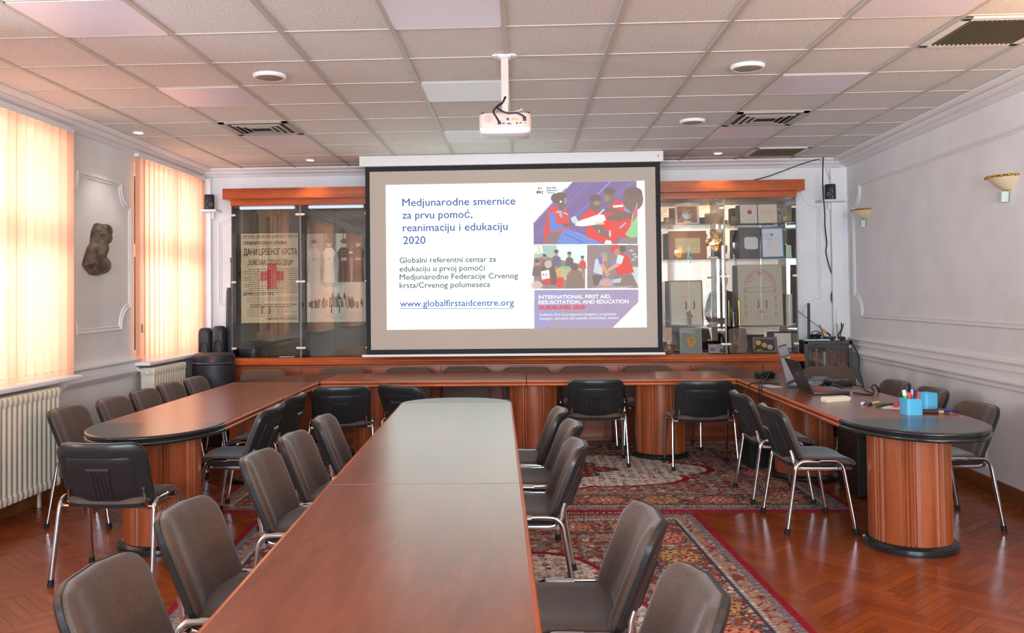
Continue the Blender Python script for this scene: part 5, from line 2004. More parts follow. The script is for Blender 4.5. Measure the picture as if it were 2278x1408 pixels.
t = thing('bust_relief', 'dark bronze bust relief on the wall between the windows', 'relief', (XL, 7.19, 1.715))
ol = [(420, 210), (520, 215), (560, 260), (596, 340), (605, 440), (598, 520), (570, 600), (530, 650), (512, 720), (520, 800), (570, 850), (610, 910), (620, 970), (605, 1060), (560, 1130),
      (500, 1180), (400, 1205), (310, 1190), (230, 1100), (170, 1010), (200, 900), (230, 800), (270, 680), (320, 600), (335, 450), (355, 340), (390, 260)]
ol = [((x - 165) / 455 * 0.41, (1205 - y) / 995 * 0.45) for x, y in ol]
g = G()
n = len(ol)
lay = [(0.0, 0.0), (0.0, 0.03), (0.012, 0.055), (0.03, 0.075), (0.05, 0.088)]
nor = []
for i in range(n):
    a, b = Vector(ol[i - 1]), Vector(ol[(i + 1) % n])
    d = (b - a).normalized()
    nor.append((d.y, -d.x))
area = sum(ol[i][0] * ol[(i + 1) % n][1] - ol[(i + 1) % n][0] * ol[i][1] for i in range(n))
sg = -1 if area > 0 else 1
g.loft([[(h, y + sg * nx * ins, z + sg * nz * ins) for (y, z), (nx, nz) in zip(ol, nor)] for ins, h in lay])
for y, z, ry, rz, rx in ((0.285, 0.385, 0.075, 0.060, 0.05), (0.285, 0.325, 0.070, 0.055, 0.05), (0.225, 0.235, 0.075, 0.075, 0.045), (0.20, 0.18, 0.07, 0.06, 0.04), (0.22, 0.090, 0.14, 0.075, 0.045)):
    g.sphere((0.075, y, z), 1.0, 16, 10, (rx, ry, rz))
g.sphere((0.070, 0.255, 0.352), 1.0, 12, 8, (0.040, 0.085, 0.012))
bu = g.build('bust', M['bronze'], t)
rm = bu.modifiers.new('blend', 'REMESH')
rm.mode = 'VOXEL'
rm.voxel_size = 0.006
rm.use_smooth_shade = True
sm_ = bu.modifiers.new('soften', 'SMOOTH')
sm_.iterations = 7

# ---------------------------------------------------------------- right corner: bookcase and what stands on it
bc = thing('bookcase', 'low black bookcase with a glass front in the right corner', 'bookcase', (3.215, 9.69, 0))
g = G()
BW, BD, BH = 0.50, 0.32, 0.992
for x in (-BW / 2 + 0.012, BW / 2 - 0.012):
    g.box((x, 0, BH / 2), (0.024, BD, BH), 0.002)
for z in (0.03, 0.30, 0.63, BH - 0.014):
    g.box((0, 0, z), (BW - 0.04, BD - 0.004, 0.024), 0.002)
g.box((0, BD / 2 - 0.006, BH / 2), (BW - 0.03, 0.008, BH - 0.02))
g.build('carcass', plain('black_brown_board', (52, 48, 48), 0.45), bc)
fr = G()
for x in (-BW / 2 + 0.02, BW / 2 - 0.02):
    fr.box((x, -BD / 2 - 0.008, 0.80), (0.034, 0.014, 0.37), 0.002)
for z in (0.628, 0.972):
    fr.box((0, -BD / 2 - 0.008, z), (BW - 0.006, 0.014, 0.026), 0.002)
d = fr.build('glass_door', plain('grey_frame', (74, 72, 74), 0.4), bc)
G().box((0, -BD / 2 - 0.007, 0.80), (BW - 0.07, 0.004, 0.32)).build('pane', M['glass'], d, smooth=False)
G().cyl((BW / 2 - 0.03, -BD / 2 - 0.014, 0.93), (BW / 2 - 0.03, -BD / 2 - 0.026, 0.93), 0.013, seg=16).build('knob', M['clamp'], d)
rb = random.Random(17)
BOOKC = [('red brown', (104, 54, 44)), ('dark red', (96, 40, 38)), ('beige', (178, 150, 122)), ('dark grey', (66, 62, 66)), ('orange red', (176, 76, 50)), ('brown', (112, 78, 60)), ('dark brown', (76, 54, 46))]
x = -BW / 2 + 0.03
k = 0
seq = ['dark grey', 'brown', 'dark grey', 'red brown', 'orange red', 'dark grey', 'dark brown', 'beige', 'dark grey', 'dark red', 'red brown', 'red brown', 'dark red', 'red brown', 'dark red', 'red brown', 'dark red']
ORDB = ORD + ['ninth', 'tenth', 'eleventh', 'twelfth', 'thirteenth', 'fourteenth', 'fifteenth', 'sixteenth', 'seventeenth']
while x < BW / 2 - 0.045 and k < len(seq):
    nm = seq[k]
    c = dict(BOOKC)[nm]
    w = rb.uniform(0.021, 0.029)
    h = rb.uniform(0.215, 0.265)
    b = thing('book', '%s book behind the bookcase glass, %s in the row from the left' % (nm, ORDB[k]), 'book',
              (3.215 + x + w / 2, 9.66, 0.643), group='books in the bookcase')
    G().box((0, 0, h / 2), (w - 0.001, 0.20, h), 0.003).build('cover', plain('book_' + nm.replace(' ', '_'), c, 0.55), b)
    G().box((0, -0.1012, h * rb.uniform(0.3, 0.75)), (w * 0.55, 0.0016, h * rb.uniform(0.06, 0.2))).build('spine_label', plain('spine_gold', (150, 116, 88), 0.5), b)
    x += w
    k += 1
TOP = 0.9935
t = thing('router', 'black wireless router with upright antennas on the bookcase', 'router', (3.325, 9.66, TOP))
G().box((0, 0, 0.018), (0.20, 0.13, 0.034), 0.010).build('body', M['plastic'], t)
for x, dx, h in ((-0.085, -0.045, 0.16), (0.05, 0.004, 0.17), (0.078, 0.045, 0.17)):
    G().tube([(x, 0.05, 0.02), (x + dx * 0.2, 0.055, 0.05), (x + dx, 0.06, h)], 0.0075, 8, ry=0.005).build('antenna', M['plastic'], t)
t = thing('cable_heap', 'tangle of black cables lying on the bookcase beside the router', 'cables', (3.135, 9.69, TOP))
g = G()
rr = random.Random(8)
for i in range(5):
    P = []
    ph = rr.uniform(0, 6)
    for s in range(14):
        a = ph + s * 0.75
        P.append((0.055 * math.cos(a) * rr.uniform(0.7, 1.2), 0.05 * math.sin(a) * rr.uniform(0.7, 1.2), 0.008 + i * 0.009 + rr.uniform(0, 0.012)))
    g.tube(P, 0.005, 6, smooth=4)
g.tube([(-0.05, 0, 0.03), (-0.03, -0.02, 0.085), (0.03, -0.02, 0.09), (0.06, 0, 0.04)], 0.004, 6, smooth=5)
g.tube([(-0.02, 0, 0.03), (0.02, -0.02, 0.07), (0.06, -0.02, 0.075), (0.075, 0, 0.02)], 0.004, 6, smooth=5)
g.build('cable', M['cable'], t)
t = thing('black_post', 'upright flat black bar standing at the left end of the bookcase', 'bar', (3.052, 9.63, TOP))
G().box((0, 0, 0.198), (0.026, 0.02, 0.39), 0.003, rot=Euler((0, 0.012, 0)).to_matrix()).box((0.004, 0, 0.004), (0.05, 0.05, 0.008), 0.002).build('bar', plain('charcoal_metal', (44, 42, 42), 0.4), t)
t = thing('white_stand', 'thin white rod on a round foot on the bookcase', 'stand', (3.322, 9.575, TOP))
G().lathe([(0.034, 0), (0.034, 0.005), (0.012, 0.012), (0.005, 0.03), (0.0035, 0.315), (0.001, 0.318)], seg=20).build('rod', plain('ivory_plastic', (214, 206, 176), 0.4), t)
g = G()
for i, (dx, a) in enumerate(((0, 0.02), (0.004, -0.04), (-0.004, 0.05))):
    g.box((dx, 0, 0.002 + i * 0.0032), (0.27, 0.16, 0.003), rot=Euler((0, 0, a)).to_matrix())
o = g.build('paper_sheets', M['paper'])
o.location = (3.105, 9.60, TOP)
tag(o, 'white paper sheets lying on the left part of the bookcase top', 'papers')
t = thing('pointer_rod', 'thin rod with an orange grip leaning across the corner above the bookcase', 'rod', (0, 0, 0))
a, b = Vector((2.935, 9.80, 1.345)), Vector((3.262, 9.58, 1.042))
G().cyl(a, b, 0.0035, seg=8).build('rod', plain('grey_rod', (96, 84, 78), 0.4), t)
m = a.lerp(b, 0.78)
m2 = a.lerp(b, 0.90)
G().cyl(m, m2, 0.012, seg=10).build('orange_grip', plain('orange_plastic', (226, 140, 30), 0.5), t)
G().cyl(m2, b, 0.009, seg=10).build('black_tip', M['rubber'], t)
t = thing('hanging_cable', 'black cable running from the ceiling corner down to the router', 'cable', (0, 0, 0))
P = [(3.25, 9.66, 2.945), (3.24, 9.655, 2.80), (3.235, 9.65, 2.66), (3.240, 9.65, 2.51), (3.260, 9.68, 2.36), (3.300, 9.80, 2.22), (3.342, 9.878, 2.04), (3.332, 9.878, 1.94), (3.360, 9.878, 1.80), (3.408, 9.876, 1.61), (3.378, 9.876, 1.43), (3.440, 9.86, 1.26), (3.468, 9.83, 1.12), (3.40, 9.76, 1.032)]
G().tube(P, 0.0065, 8, smooth=6).build('cable', M['cable'], t)
t = thing('sagging_cable', 'thin black cable sagging from the ceiling corner to the cabinet canopy', 'cable', (0, 0, 0))
G().tube([(3.26, 9.70, 2.945), (3.05, 9.72, 2.89), (2.80, 9.76, 2.80), (2.66, 9.76, 2.755), (2.50, 9.72, 2.715), (2.42, 9.68, 2.689)], 0.005, 6, smooth=6).build('cable', M['cable'], t)
t = thing('speaker_wire', 'thin grey wire from the cornice down to the right corner loudspeaker', 'wire', (0, 0, 0))
G().tube([(3.345, 9.855, 2.868), (3.352, 9.86, 2.82), (3.372, 9.86, 2.76), (3.40, 9.86, 2.70), (3.392, 9.83, 2.640)], 0.003, 6, smooth=5).build('wire', plain('grey_wire', (150, 140, 136), 0.5), t)
t = thing('cord_bundle', 'white and black cords hanging by the wall right of the bookcase', 'cords', (0, 0, 0))
G().tube([(3.49, 9.62, 0.98), (3.52, 9.5, 0.82), (3.50, 9.45, 0.68), (3.53, 9.42, 0.52), (3.47, 9.40, 0.44)], 0.005, 6, smooth=5).build('black_cord', M['cable'], t)
g = G()
for i in range(4):
    g.tube([(3.475 + 0.012 * i, 9.50, 0.62 - 0.02 * i), (3.47 + 0.02 * i, 9.47, 0.45), (3.485 + 0.012 * i, 9.46, 0.25), (3.48, 9.48, 0.04)], 0.0045, 6, smooth=5)
g.build('white_cord', plain('white_cord', (214, 204, 180), 0.5), t)
G().box((xr(9.1) - 0.02, 9.1, 0.48), (0.03, 0.22, 0.16), 0.006).build('cable_box', M['white'])
tag(bpy.data.objects['cable_box'], 'flat white junction box low on the right wall near the corner', 'junction box')

# ---------------------------------------------------------------- on the right table arm
TZ = 0.7505
M['laptop'] = plain('laptop_black', (30, 28, 30), 0.35)


def laptop(label, x, y, rz, w, d, lid, ang, keys, screen, shell, cam_z=TZ, deck=None):
    """hinge along local x at y=0; the keyboard lies towards -y, the lid rises at the hinge"""
    t = thing('laptop', label, 'laptop', (x, y, cam_z), rz, group='laptops on the right table arm')
    b = G().loft([[(px * f, py * f - d / 2, z) for px, py in rrect(w, d, 0.012, 4)] for z, f in ((0, 0.98), (0.004, 1.0), (0.020, 1.0), (0.023, 0.99))]).build('base', shell, t)
    G().box((0, -d / 2 - 0.0, 0.0235), (w * 0.96, d * 0.93, 0.001)).build('deck', deck or shell, b)
    g = G()
    kw, kd = w * 0.86 / 14, d * 0.48 / 5
    for i in range(14):
        for j in range(5):
            g.box((-w * 0.43 + kw * (i + 0.5), -0.035 - kd * (j + 0.5), 0.0255), (kw * 0.82, kd * 0.80, 0.004))
    g.build('keys', keys, b)
    G().box((0, -d * 0.82, 0.0245), (w * 0.28, d * 0.22, 0.0015)).build('touchpad', plain('touchpad_grey', (84, 82, 84), 0.3), b)
    R = Matrix.Rotation(-ang, 3, 'X')
    g = G()
    g.box((0, 0.004, lid / 2), (w, 0.009, lid), 0.004)
    l = g.build('lid', shell, t, (0, 0, 0.022), (-ang, 0, 0))
    G().box((0, -0.0012, lid / 2 + 0.004), (w * 0.93, 0.002, lid * 0.86)).build('screen', screen, l)
    G().box((0, 0.0092, lid * 0.55), (0.030, 0.001, 0.012)).build('logo', M['silver'], l)
    return t


scr_off = plain('dark_screen', (20, 20, 24), 0.12)
scr_grey = plain('grey_screen', (176, 170, 178), 0.25)
laptop('black laptop with red keys, lid open towards the wall, nearest the pens', 2.150, 6.885, PI / 2 - 0.03, 0.385, 0.265, 0.25, 0.42, plain('red_keys', (176, 46, 52), 0.4), scr_off, M['laptop'])
laptop('dark blue laptop standing open right behind the red keyed one', 2.185, 7.36, PI / 2 - 0.48, 0.33, 0.23, 0.225, 0.22, plain('pale_keys', (176, 176, 170), 0.5), scr_grey, plain('laptop_blue_black', (50, 62, 74), 0.4), deck=plain('deck_grey', (120, 122, 120), 0.4))
laptop('large grey screened laptop farthest along the table arm, its lid tallest', 2.315, 7.80, PI / 2 - 0.46, 0.40, 0.27, 0.29, 0.25, plain('dark_keys', (50, 50, 52), 0.5), scr_grey, plain('laptop_grey', (92, 88, 88), 0.4))
t = thing('power_adapter', 'black pouch like power adapter on the table behind the laptops', 'power adapter', (2.16, 8.06, TZ), 0.3)
G().pad(densify(rrect(0.17, 0.10, 0.03, 4), 0.03), [(0.008, 0), (0.0, 0.012), (0.0, 0.042), (0.014, 0.056)], lambda x, y, h: (x, y, h)).build('body', M['plastic'], t)
t = thing('black_box', 'flat black device on the table beside the farthest laptop keyboard', 'device', (2.56, 7.36, TZ), 0.15)
G().box((0, 0, 0.02), (0.18, 0.13, 0.04), 0.008).build('case', M['plastic'], t)
G().box((0, 0, 0.042), (0.15, 0.10, 0.004), 0.002).build('top_panel', plain('glossy_black', (26, 26, 28), 0.08), t)
t = thing('computer_mouse', 'dark computer mouse beside the red keyed laptop', 'mouse', (2.47, 7.17, TZ), 0.6)
G().sphere((0, 0, 0.0), 1.0, 16, 10, (0.035, 0.055, 0.03)).build('body', plain('mouse_brown', (44, 26, 26), 0.35), t)
bmv = bpy.data.objects[t.children[0].name].data
for v in bmv.vertices:
    v.co.z = max(v.co.z, 0.0)


def flat_sheet(name, label, x, y, w, d, rz, cat='paper'):
    o = G().box((0, 0, 0.0008), (w, d, 0.0012)).build(name, M['paper'], smooth=False)
    o.location = (x, y, TZ)
    o.rotation_euler = (0, 0, rz)
    return tag(o, label, cat)


flat_sheet('paper_sheet', 'white sheet of paper on the table edge beside the laptops', 2.005, 7.33, 0.105, 0.21, 0.25)
flat_sheet('paper_sheet', 'white note under the red marker beside the pen pot', 2.425, 5.955, 0.17, 0.11, 0.9)
t = thing('power_cable', 'black laptop power cable looping across the table to the wall side', 'cable', (0, 0, TZ))
G().tube([(2.445, 6.72, 0.010), (2.50, 6.66, 0.006), (2.545, 6.63, 0.006), (2.575, 6.67, 0.020), (2.60, 6.78, 0.048), (2.66, 6.86, 0.052), (2.69, 6.88, 0.014), (2.706, 6.89, -0.02), (2.700, 6.88, -0.075), (2.66, 6.80, -0.16), (2.64, 6.62, -0.50), (2.62, 6.55, -0.74)], 0.0055, 8, smooth=6).build('cable', M['cable'], t)
t = thing('thin_cable', 'thin black cable wandering over the table behind the red keyed laptop', 'cable', (0, 0, TZ))
G().tube([(2.40, 7.30, 0.006), (2.46, 7.40, 0.012), (2.55, 7.25, 0.006), (2.62, 7.30, 0.008), (2.66, 7.15, 0.010), (2.61, 6.90, 0.006), (2.585, 6.72, 0.006)], 0.004, 8, smooth=6).build('cable', M['cable'], t)
t = thing('hanging_leads', 'black leads from the laptops drooping over the inner table edge', 'cable', (0, 0, TZ))
g = G()
g.tube([(2.17, 7.98, 0.03), (2.08, 7.80, 0.035), (1.95, 7.45, 0.015), (1.885, 7.22, -0.01), (1.865, 7.12, -0.10), (1.87, 7.06, -0.22), (1.90, 7.10, -0.34)], 0.005, 8, smooth=6)
g.tube([(2.18, 7.99, 0.04), (2.05, 7.62, 0.03), (1.93, 7.30, 0.012), (1.878, 7.12, -0.012), (1.862, 7.04, -0.08), (1.87, 7.0, -0.20), (1.93, 7.1, -0.36)], 0.005, 8, smooth=6)
g.tube([(2.12, 7.45, 0.006), (2.0, 7.52, 0.006), (1.90, 7.50, 0.005), (1.872, 7.48, -0.03), (1.868, 7.46, -0.16), (1.90, 7.48, -0.26)], 0.004, 8, smooth=6)
g.build('leads', M['cable'], t)
t = thing('board_eraser', 'white wedge shaped board eraser in front of the red keyed laptop', 'eraser', (2.175, 6.30, TZ), 0.42)
G().prism([(-0.11, 0), (0.09, 0), (0.11, 0.018), (0.08, 0.036), (-0.105, 0.036), (-0.115, 0.018)], -0.026, 0.026, fn=lambda x, y, z: (x, z, y)).build('body', plain('ivory_block', (226, 216, 190), 0.45), t)


def pen(label, p, q, r, col, cap=None, capfrac=0.3, name='marker_pen', tip=True, group='pens lying on the right table'):
    p, q = Vector(p), Vector(q)
    t = thing(name, label, 'pen', p, group=group)
    d = q - p
    G().cyl((0, 0, 0), d * (1 - capfrac), r, seg=12).build('barrel', col, t)
    G().cyl(d * (1 - capfrac), d, r * 1.12, r * (1.12 if not tip else 0.9), seg=12).build('cap', cap or col, t)
    return t


def pc(n, c, rough=0.4):
    return plain('pen_' + n, c, rough)


pen('blue capped pen lying on the table left of the white pen', (2.27, 6.085, TZ + 0.011), (2.325, 6.17, TZ + 0.011), 0.010, pc('clear', (196, 200, 214)), pc('blue', (44, 50, 110)), 0.5)
pen('ivory pen with a dark tip lying beside the blue capped pen', (2.41, 6.17, TZ + 0.010), (2.295, 6.055, TZ + 0.008), 0.009, pc('ivory', (222, 204, 162)), pc('dark', (44, 40, 38)), 0.3)
pen('long dark green pen lying at the note edge', (2.465, 6.065, TZ + 0.009), (2.325, 5.995, TZ + 0.008), 0.008, pc('green_dark', (44, 74, 38)), pc('green_tip', (60, 110, 40)), 0.2)
pen('short red marker lying on the white note', (2.49, 6.03, TZ + 0.015), (2.425, 5.935, TZ + 0.015), 0.012, pc('dark2', (56, 60, 52)), pc('red', (206, 44, 52)), 0.6, tip=False)


def pen_pot(label, x, y, w, h, rz):
    t = thing('pen_pot', label, 'pen pot', (x, y, TZ), rz, group='sky blue pen pots')
    g = G()
    out, inn = rrect(w, w, 0.016, 5), rrect(w - 0.006, w - 0.006, 0.014, 5)
    g.loft([[(a, b, z) for a, b in o] for o, z in ((out, 0), (out, h), (inn, h), (inn, 0.006))])
    g.build('pot', M['blue'], t)
    return t


pen_pot('sky blue square pen pot full of pens at the black table end', 2.395, 5.625, 0.102, 0.100, 0.12)
pen_pot('sky blue square pen pot behind the full one, nearer the wall', 2.615, 5.905, 0.098, 0.100, 0.35)
px, py = 2.395, 5.625
for i, (a, b, c, dd, h, r, cc, kc, lab) in enumerate((
        (-0.030, 0.0, -0.046, -0.010, 0.150, 0.012, (70, 206, 80), (226, 236, 226), 'bright green highlighter leaning left in the pen pot'),
        (-0.004, 0.02, -0.012, 0.03, 0.172, 0.005, (190, 140, 110), (60, 50, 60), 'thin tan pencil, tallest in the pen pot'),
        (0.004, -0.01, 0.0, -0.02, 0.155, 0.008, (120, 96, 140), (196, 170, 176), 'mauve pen in the middle of the pen pot'),
        (0.020, 0.01, 0.022, 0.02, 0.158, 0.010, (58, 52, 110), (50, 46, 96), 'dark blue pen in the middle of the pen pot'),
        (-0.014, -0.02, -0.020, -0.02, 0.135, 0.011, (206, 50, 60), (216, 60, 64), 'red marker in the pen pot beside the highlighter'),
        (0.034, 0.0, 0.042, 0.0, 0.150, 0.005, (196, 150, 130), (150, 60, 60), 'thin tan and red pencil at the right of the pen pot'),
        (0.030, -0.028, 0.036, -0.03, 0.128, 0.010, (196, 40, 60), (206, 50, 60), 'short red pen at the right front of the pen pot'))):
    pen(lab, (px + a * 0.6, py + b, TZ + 0.008), (px + c, py + dd, TZ + h), r, pc('pot%d' % i, cc), pc('potcap%d' % i, kc), 0.22, group='pens standing in the pen pot')
pen('black pen lying beside the pen pots, farther from the camera', (2.50, 5.72, TZ + 0.009), (2.66, 5.70, TZ + 0.009), 0.008, pc('blk', (34, 32, 32)), pc('blkcap', (40, 38, 40)), 0.3)
pen('dark pen with a pale band lying right of the pen pot', (2.475, 5.655, TZ + 0.010), (2.60, 5.645, TZ + 0.010), 0.010, pc('blk2', (48, 40, 36)), pc('band', (190, 160, 120)), 0.25)
pen('navy blue pen lying at the far right of the pens', (2.575, 5.675, TZ + 0.022), (2.70, 5.66, TZ + 0.012), 0.009, pc('navy', (44, 44, 110)), pc('navytip', (40, 36, 40)), 0.3)

# under the right table
t = thing('floor_box', 'black storage box with handles on the rug under the right table', 'box', (2.06, 7.86, 0.009), 0.1)
G().loft([[(a * f, b * f, z) for a, b in rrect(0.30, 0.26, 0.03, 4)] for z, f in ((0, 0.92), (0.02, 0.95), (0.27, 1.0), (0.285, 1.03), (0.30, 1.03))]).build('body', M['plastic'], t)
G().tube([(-0.05, -0.135, 0.22), (-0.04, -0.150, 0.18), (0.04, -0.150, 0.18), (0.05, -0.135, 0.22)], 0.006, 6, smooth=4).build('handle', M['chrome'], t)
t = thing('computer_case', 'tall black computer case under the right table arm', 'computer', (2.53, 6.84, 0.001), 0.0)
G().box((0, 0, 0.24), (0.19, 0.42, 0.46), 0.008).build('case', M['plastic'], t)
G().box((0, -0.213, 0.24), (0.17, 0.008, 0.42), 0.003).build('front_panel', plain('case_front', (32, 32, 34), 0.3), t)

# ---------------------------------------------------------------- the man standing by the right wall, seen in the cabinet mirror


def person():
    t = thing('person', 'man in a brown jacket and dark jeans seen in the cabinet mirror', 'person', (3.095, 4.92, 0.0), 0.06)
    V, E, Rr = [], [], []

    def chain(pts, start=None):
        prev = start
        for p, r in pts:
            V.append(p)
            Rr.append(r)
            i = len(V) - 1
            if prev is not None:
                E.append((prev, i))
            prev = i
        return prev
    pel = chain([((0, 0, 0.98), (0.155, 0.11))])
    ch = chain([((0, 0.005, 1.12), (0.155, 0.105)), ((0, 0.01, 1.28), (0.165, 0.115)), ((0, 0.0, 1.43), (0.155, 0.10))], pel)
    nk = chain([((0, -0.005, 1.53), (0.062, 0.062)), ((0, 0.01, 1.60), (0.055, 0.058))], ch)
    for s in (-1, 1):
        hp = chain([((s * 0.095, 0, 0.90), (0.095, 0.10)), ((s * 0.10, 0.015, 0.52), (0.062, 0.066)), ((s * 0.105, -0.01, 0.10), (0.045, 0.05))], pel)
        chain([((s * 0.115, 0.06, 0.05), (0.045, 0.04)), ((s * 0.125, 0.16, 0.035), (0.042, 0.03))], hp)
        sh = chain([((s * 0.165, 0, 1.455), (0.072, 0.075))], ch)
        if s < 0:
            wr = chain([((-0.235, -0.02, 1.26), (0.058, 0.058)), ((-0.262, 0.0, 1.16), (0.052, 0.052)), ((-0.215, 0.12, 1.02), (0.036, 0.036))], sh)
            pw, dr = Vector((-0.20, 0.155, 0.985)), Vector((0.25, 0.45, -0.86)).normalized()
        else:
            wr = chain([((0.225, -0.03, 1.25), (0.058, 0.058)), ((0.235, -0.03, 1.15), (0.052, 0.052)), ((0.225, 0.04, 0.93), (0.036, 0.036))], sh)
            pw, dr = Vector((0.222, 0.055, 0.885)), Vector((0.0, 0.2, -0.98)).normalized()
        palm = chain([(tuple(pw), (0.030, 0.020)), (tuple(pw + dr * 0.055), (0.036, 0.017))], wr)
        side_ = Vector((0, 1, 0)).cross(dr).normalized() if abs(dr.y) < 0.9 else Vector((1, 0, 0))
        side_ = dr.cross(Vector((s, 0, 0))).normalized()
        for k, (o, ln) in enumerate(((-0.030, 0.070), (-0.010, 0.078), (0.010, 0.074), (0.028, 0.058))):
            b = pw + dr * 0.075 + side_ * o
            c = b + dr * ln * 0.55 + Vector((-s * 0.012, 0, 0))
            e = c + dr * ln * 0.40 + Vector((-s * 0.026, 0, 0))
            chain([(tuple(b), (0.0095, 0.0095)), (tuple(c), (0.0088, 0.0088)), (tuple(e), (0.0075, 0.0075))], palm)
        b = pw + dr * 0.02 + side_ * (0.036 if dr.y > 0 else 0.036)
        chain([(tuple(b), (0.012, 0.012)), (tuple(b + dr * 0.035 + side_ * 0.018), (0.010, 0.010)), (tuple(b + dr * 0.062 + side_ * 0.014), (0.0085, 0.0085))], palm - 1)
    me = bpy.data.meshes.new('body')
    me.from_pydata(V, E, [])
    o = bpy.data.objects.new('body', me)
    COL.objects.link(o)
    md = o.modifiers.new('skin', 'SKIN')
    for i, r in enumerate(Rr):
        me.skin_vertices[0].data[i].radius = r
    me.skin_vertices[0].data[0].use_root = True
    sb = o.modifiers.new('sub', 'SUBSURF')
    sb.levels = sb.render_levels = 2
    dg = bpy.context.evaluated_depsgraph_get()
    m2 = bpy.data.meshes.new_from_object(o.evaluated_get(dg))
    bpy.data.objects.remove(o)
    # head joined into the same mesh
    m2.materials.clear()
    bm = bmesh.new()
    bm.from_mesh(m2)
    g = G()
    prof = [(1.575, 0.045, 0.050, 0.0), (1.60, 0.052, 0.062, 0.022), (1.63, 0.060, 0.085, 0.030), (1.66, 0.068, 0.096, 0.026), (1.70, 0.074, 0.100, 0.016), (1.74, 0.077, 0.100, 0.008), (1.78, 0.074, 0.095, 0.0), (1.81, 0.062, 0.080, -0.004), (1.833, 0.036, 0.046, -0.006), (1.842, 0.010, 0.012, -0.006)]
    g.loft([[(a * math.cos(2 * PI * i / 24), yo + b * math.sin(2 * PI * i / 24), z) for i in range(24)] for z, a, b, yo in prof])
    g.loft([[(x, y, z) for x, z in ((-0.016, 1.682), (0.016, 1.682), (0.009, 1.735), (-0.009, 1.735))] if y < 0.12 else [(x, y - 0.004 + (0.010 if z < 1.70 else -0.006), z) for x, z in ((-0.011, 1.686), (0.011, 1.686), (0.005, 1.73), (-0.005, 1.73))] for y in (0.095, 0.128)])
    for s in (-1, 1):
        g.sphere((s * 0.078, 0.0, 1.705), 1.0, 10, 8, (0.010, 0.020, 0.032))
    tmp = bpy.data.meshes.new('tmp')
    bmesh.ops.recalc_face_normals(g.bm, faces=g.bm.faces[:])
    g.bm.to_mesh(tmp)
    bm.from_mesh(tmp)
    g.bm.free()
    bpy.data.meshes.remove(tmp)
    HANDS = ((Vector((-0.20, 0.155, 0.985)), Vector((-0.145, 0.25, 0.82))), (Vector((0.222, 0.055, 0.885)), Vector((0.222, 0.09, 0.72))))
    for f in bm.faces:
        f.smooth = True
        c = f.calc_center_median()
        if c.z > 1.535 and abs(c.x) < 0.12:
            f.material_index = 0
        elif any((c - p.lerp(q, max(0, min(1, (c - p).dot(q - p) / (q - p).length_squared)))).length < 0.065 for p, q in HANDS):
            f.material_index = 0
        elif c.z > 0.90:
            f.material_index = 1
        elif c.z > 0.085:
            f.material_index = 2
        else:
            f.material_index = 3
    bm.to_mesh(m2)
    bm.free()
    for mm in (plain('skin', (196, 146, 120), 0.55), plain('brown_jacket', (96, 78, 62), 0.8, var=0.1, scale=30), plain('dark_jeans', (44, 46, 66), 0.8, var=0.15, scale=80), plain('dark_shoes', (34, 30, 30), 0.4)):
        m2.materials.append(mm)
    b = bpy.data.objects.new('body', m2)
    COL.objects.link(b)
    b.parent = t
    hr = G()
    hr.loft([[(a * 1.06 * math.cos(2 * PI * i / 24), yo + (b * 1.06 * math.sin(2 * PI * i / 24) if math.sin(2 * PI * i / 24) < 0.3 or z > 1.775 else b * 1.06 * 0.3), z) for i in range(24)] for z, a, b, yo in
             ((1.66, 0.066, 0.094, 0.018), (1.70, 0.074, 0.100, 0.012), (1.74, 0.077, 0.100, 0.006), (1.78, 0.075, 0.096, 0.0), (1.815, 0.062, 0.082, -0.004), (1.842, 0.036, 0.046, -0.006), (1.853, 0.010, 0.012, -0.006))])
    hr.build('hair', plain('dark_hair', (40, 30, 26), 0.8), t)
    bd = G()
    n = 28
    rows = []
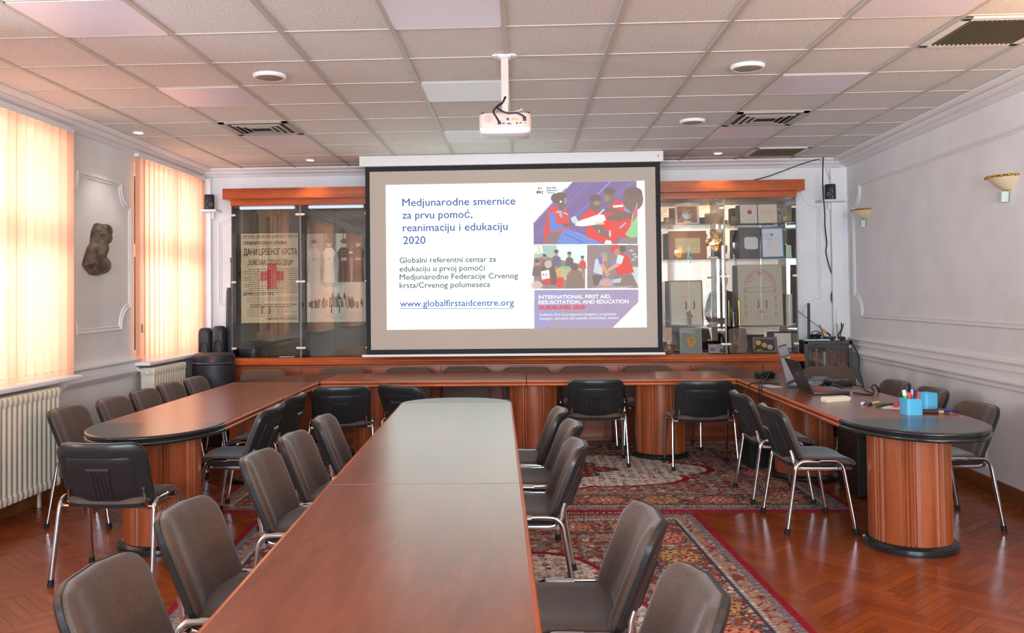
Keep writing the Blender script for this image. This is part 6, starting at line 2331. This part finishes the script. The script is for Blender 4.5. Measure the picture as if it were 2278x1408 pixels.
    for f in (0.0, 0.5, 1.0):
        row = []
        for i in range(n + 1):
            an = PI * (-0.06 + 1.12 * i / n)
            up = abs(i / n - 0.5) * 2
            z = 1.592 + f * (0.046 + 0.060 * up ** 3)
            k = min(1, max(0, (z - 1.575) / 0.085))
            a_, b_, yo = 0.046 + 0.023 * k, 0.052 + 0.046 * k ** 0.7, 0.006 + 0.022 * min(1, k * 2.2)
            row.append((1.03 * a_ * math.cos(an), yo + 1.03 * b_ * math.sin(an), z))
        rows.append(row)
    bd.loft(rows, False, False, closed=False)
    so = bd.build('beard', plain('dark_beard', (58, 44, 36), 0.85, var=0.2, scale=120), t)
    so.modifiers.new('thickness', 'SOLIDIFY').thickness = 0.004
    G().tube([(-0.030, 0.118, 1.664), (-0.012, 0.127, 1.670), (0.012, 0.127, 1.670), (0.030, 0.118, 1.664)], 0.006, 6, smooth=3).build('moustache', plain('dark_beard', (58, 44, 36), 0.85), t)
    hm = G()
    hm.loft([[(a_ * math.cos(2 * PI * i / 28), b_ * math.sin(2 * PI * i / 28), z) for i in range(28)] for z, a_, b_ in ((0.865, 0.196, 0.140), (0.90, 0.192, 0.136), (1.00, 0.178, 0.128), (1.10, 0.170, 0.124))], False, False)
    hm.build('jacket_hem', plain('brown_jacket', (96, 78, 62), 0.8), t)
    G().box((0, 0.135, 1.17), (0.008, 0.012, 0.56), 0.003).build('jacket_zip', plain('zip_dark', (52, 44, 40), 0.5), t)
    ey = G()
    for s in (-1, 1):
        ey.sphere((s * 0.032, 0.098, 1.722), 0.0115, 10, 8)
    ey.build('eyes', plain('eye_dark', (60, 50, 46), 0.2), t)
    mo = G().sphere((0, 0.121, 1.657), 1.0, 10, 6, (0.024, 0.008, 0.006)).build('mouth', plain('lips', (150, 92, 84), 0.5), t)
    cl = G()
    cl.loft([[(a * math.cos(2 * PI * i / 20), b * math.sin(2 * PI * i / 20), z) for i in range(20)] for z, a, b in ((1.49, 0.095, 0.085), (1.555, 0.074, 0.072), (1.55, 0.064, 0.064))], False, False)
    cl.build('collar', plain('grey_collar', (120, 116, 110), 0.8), t)


person()
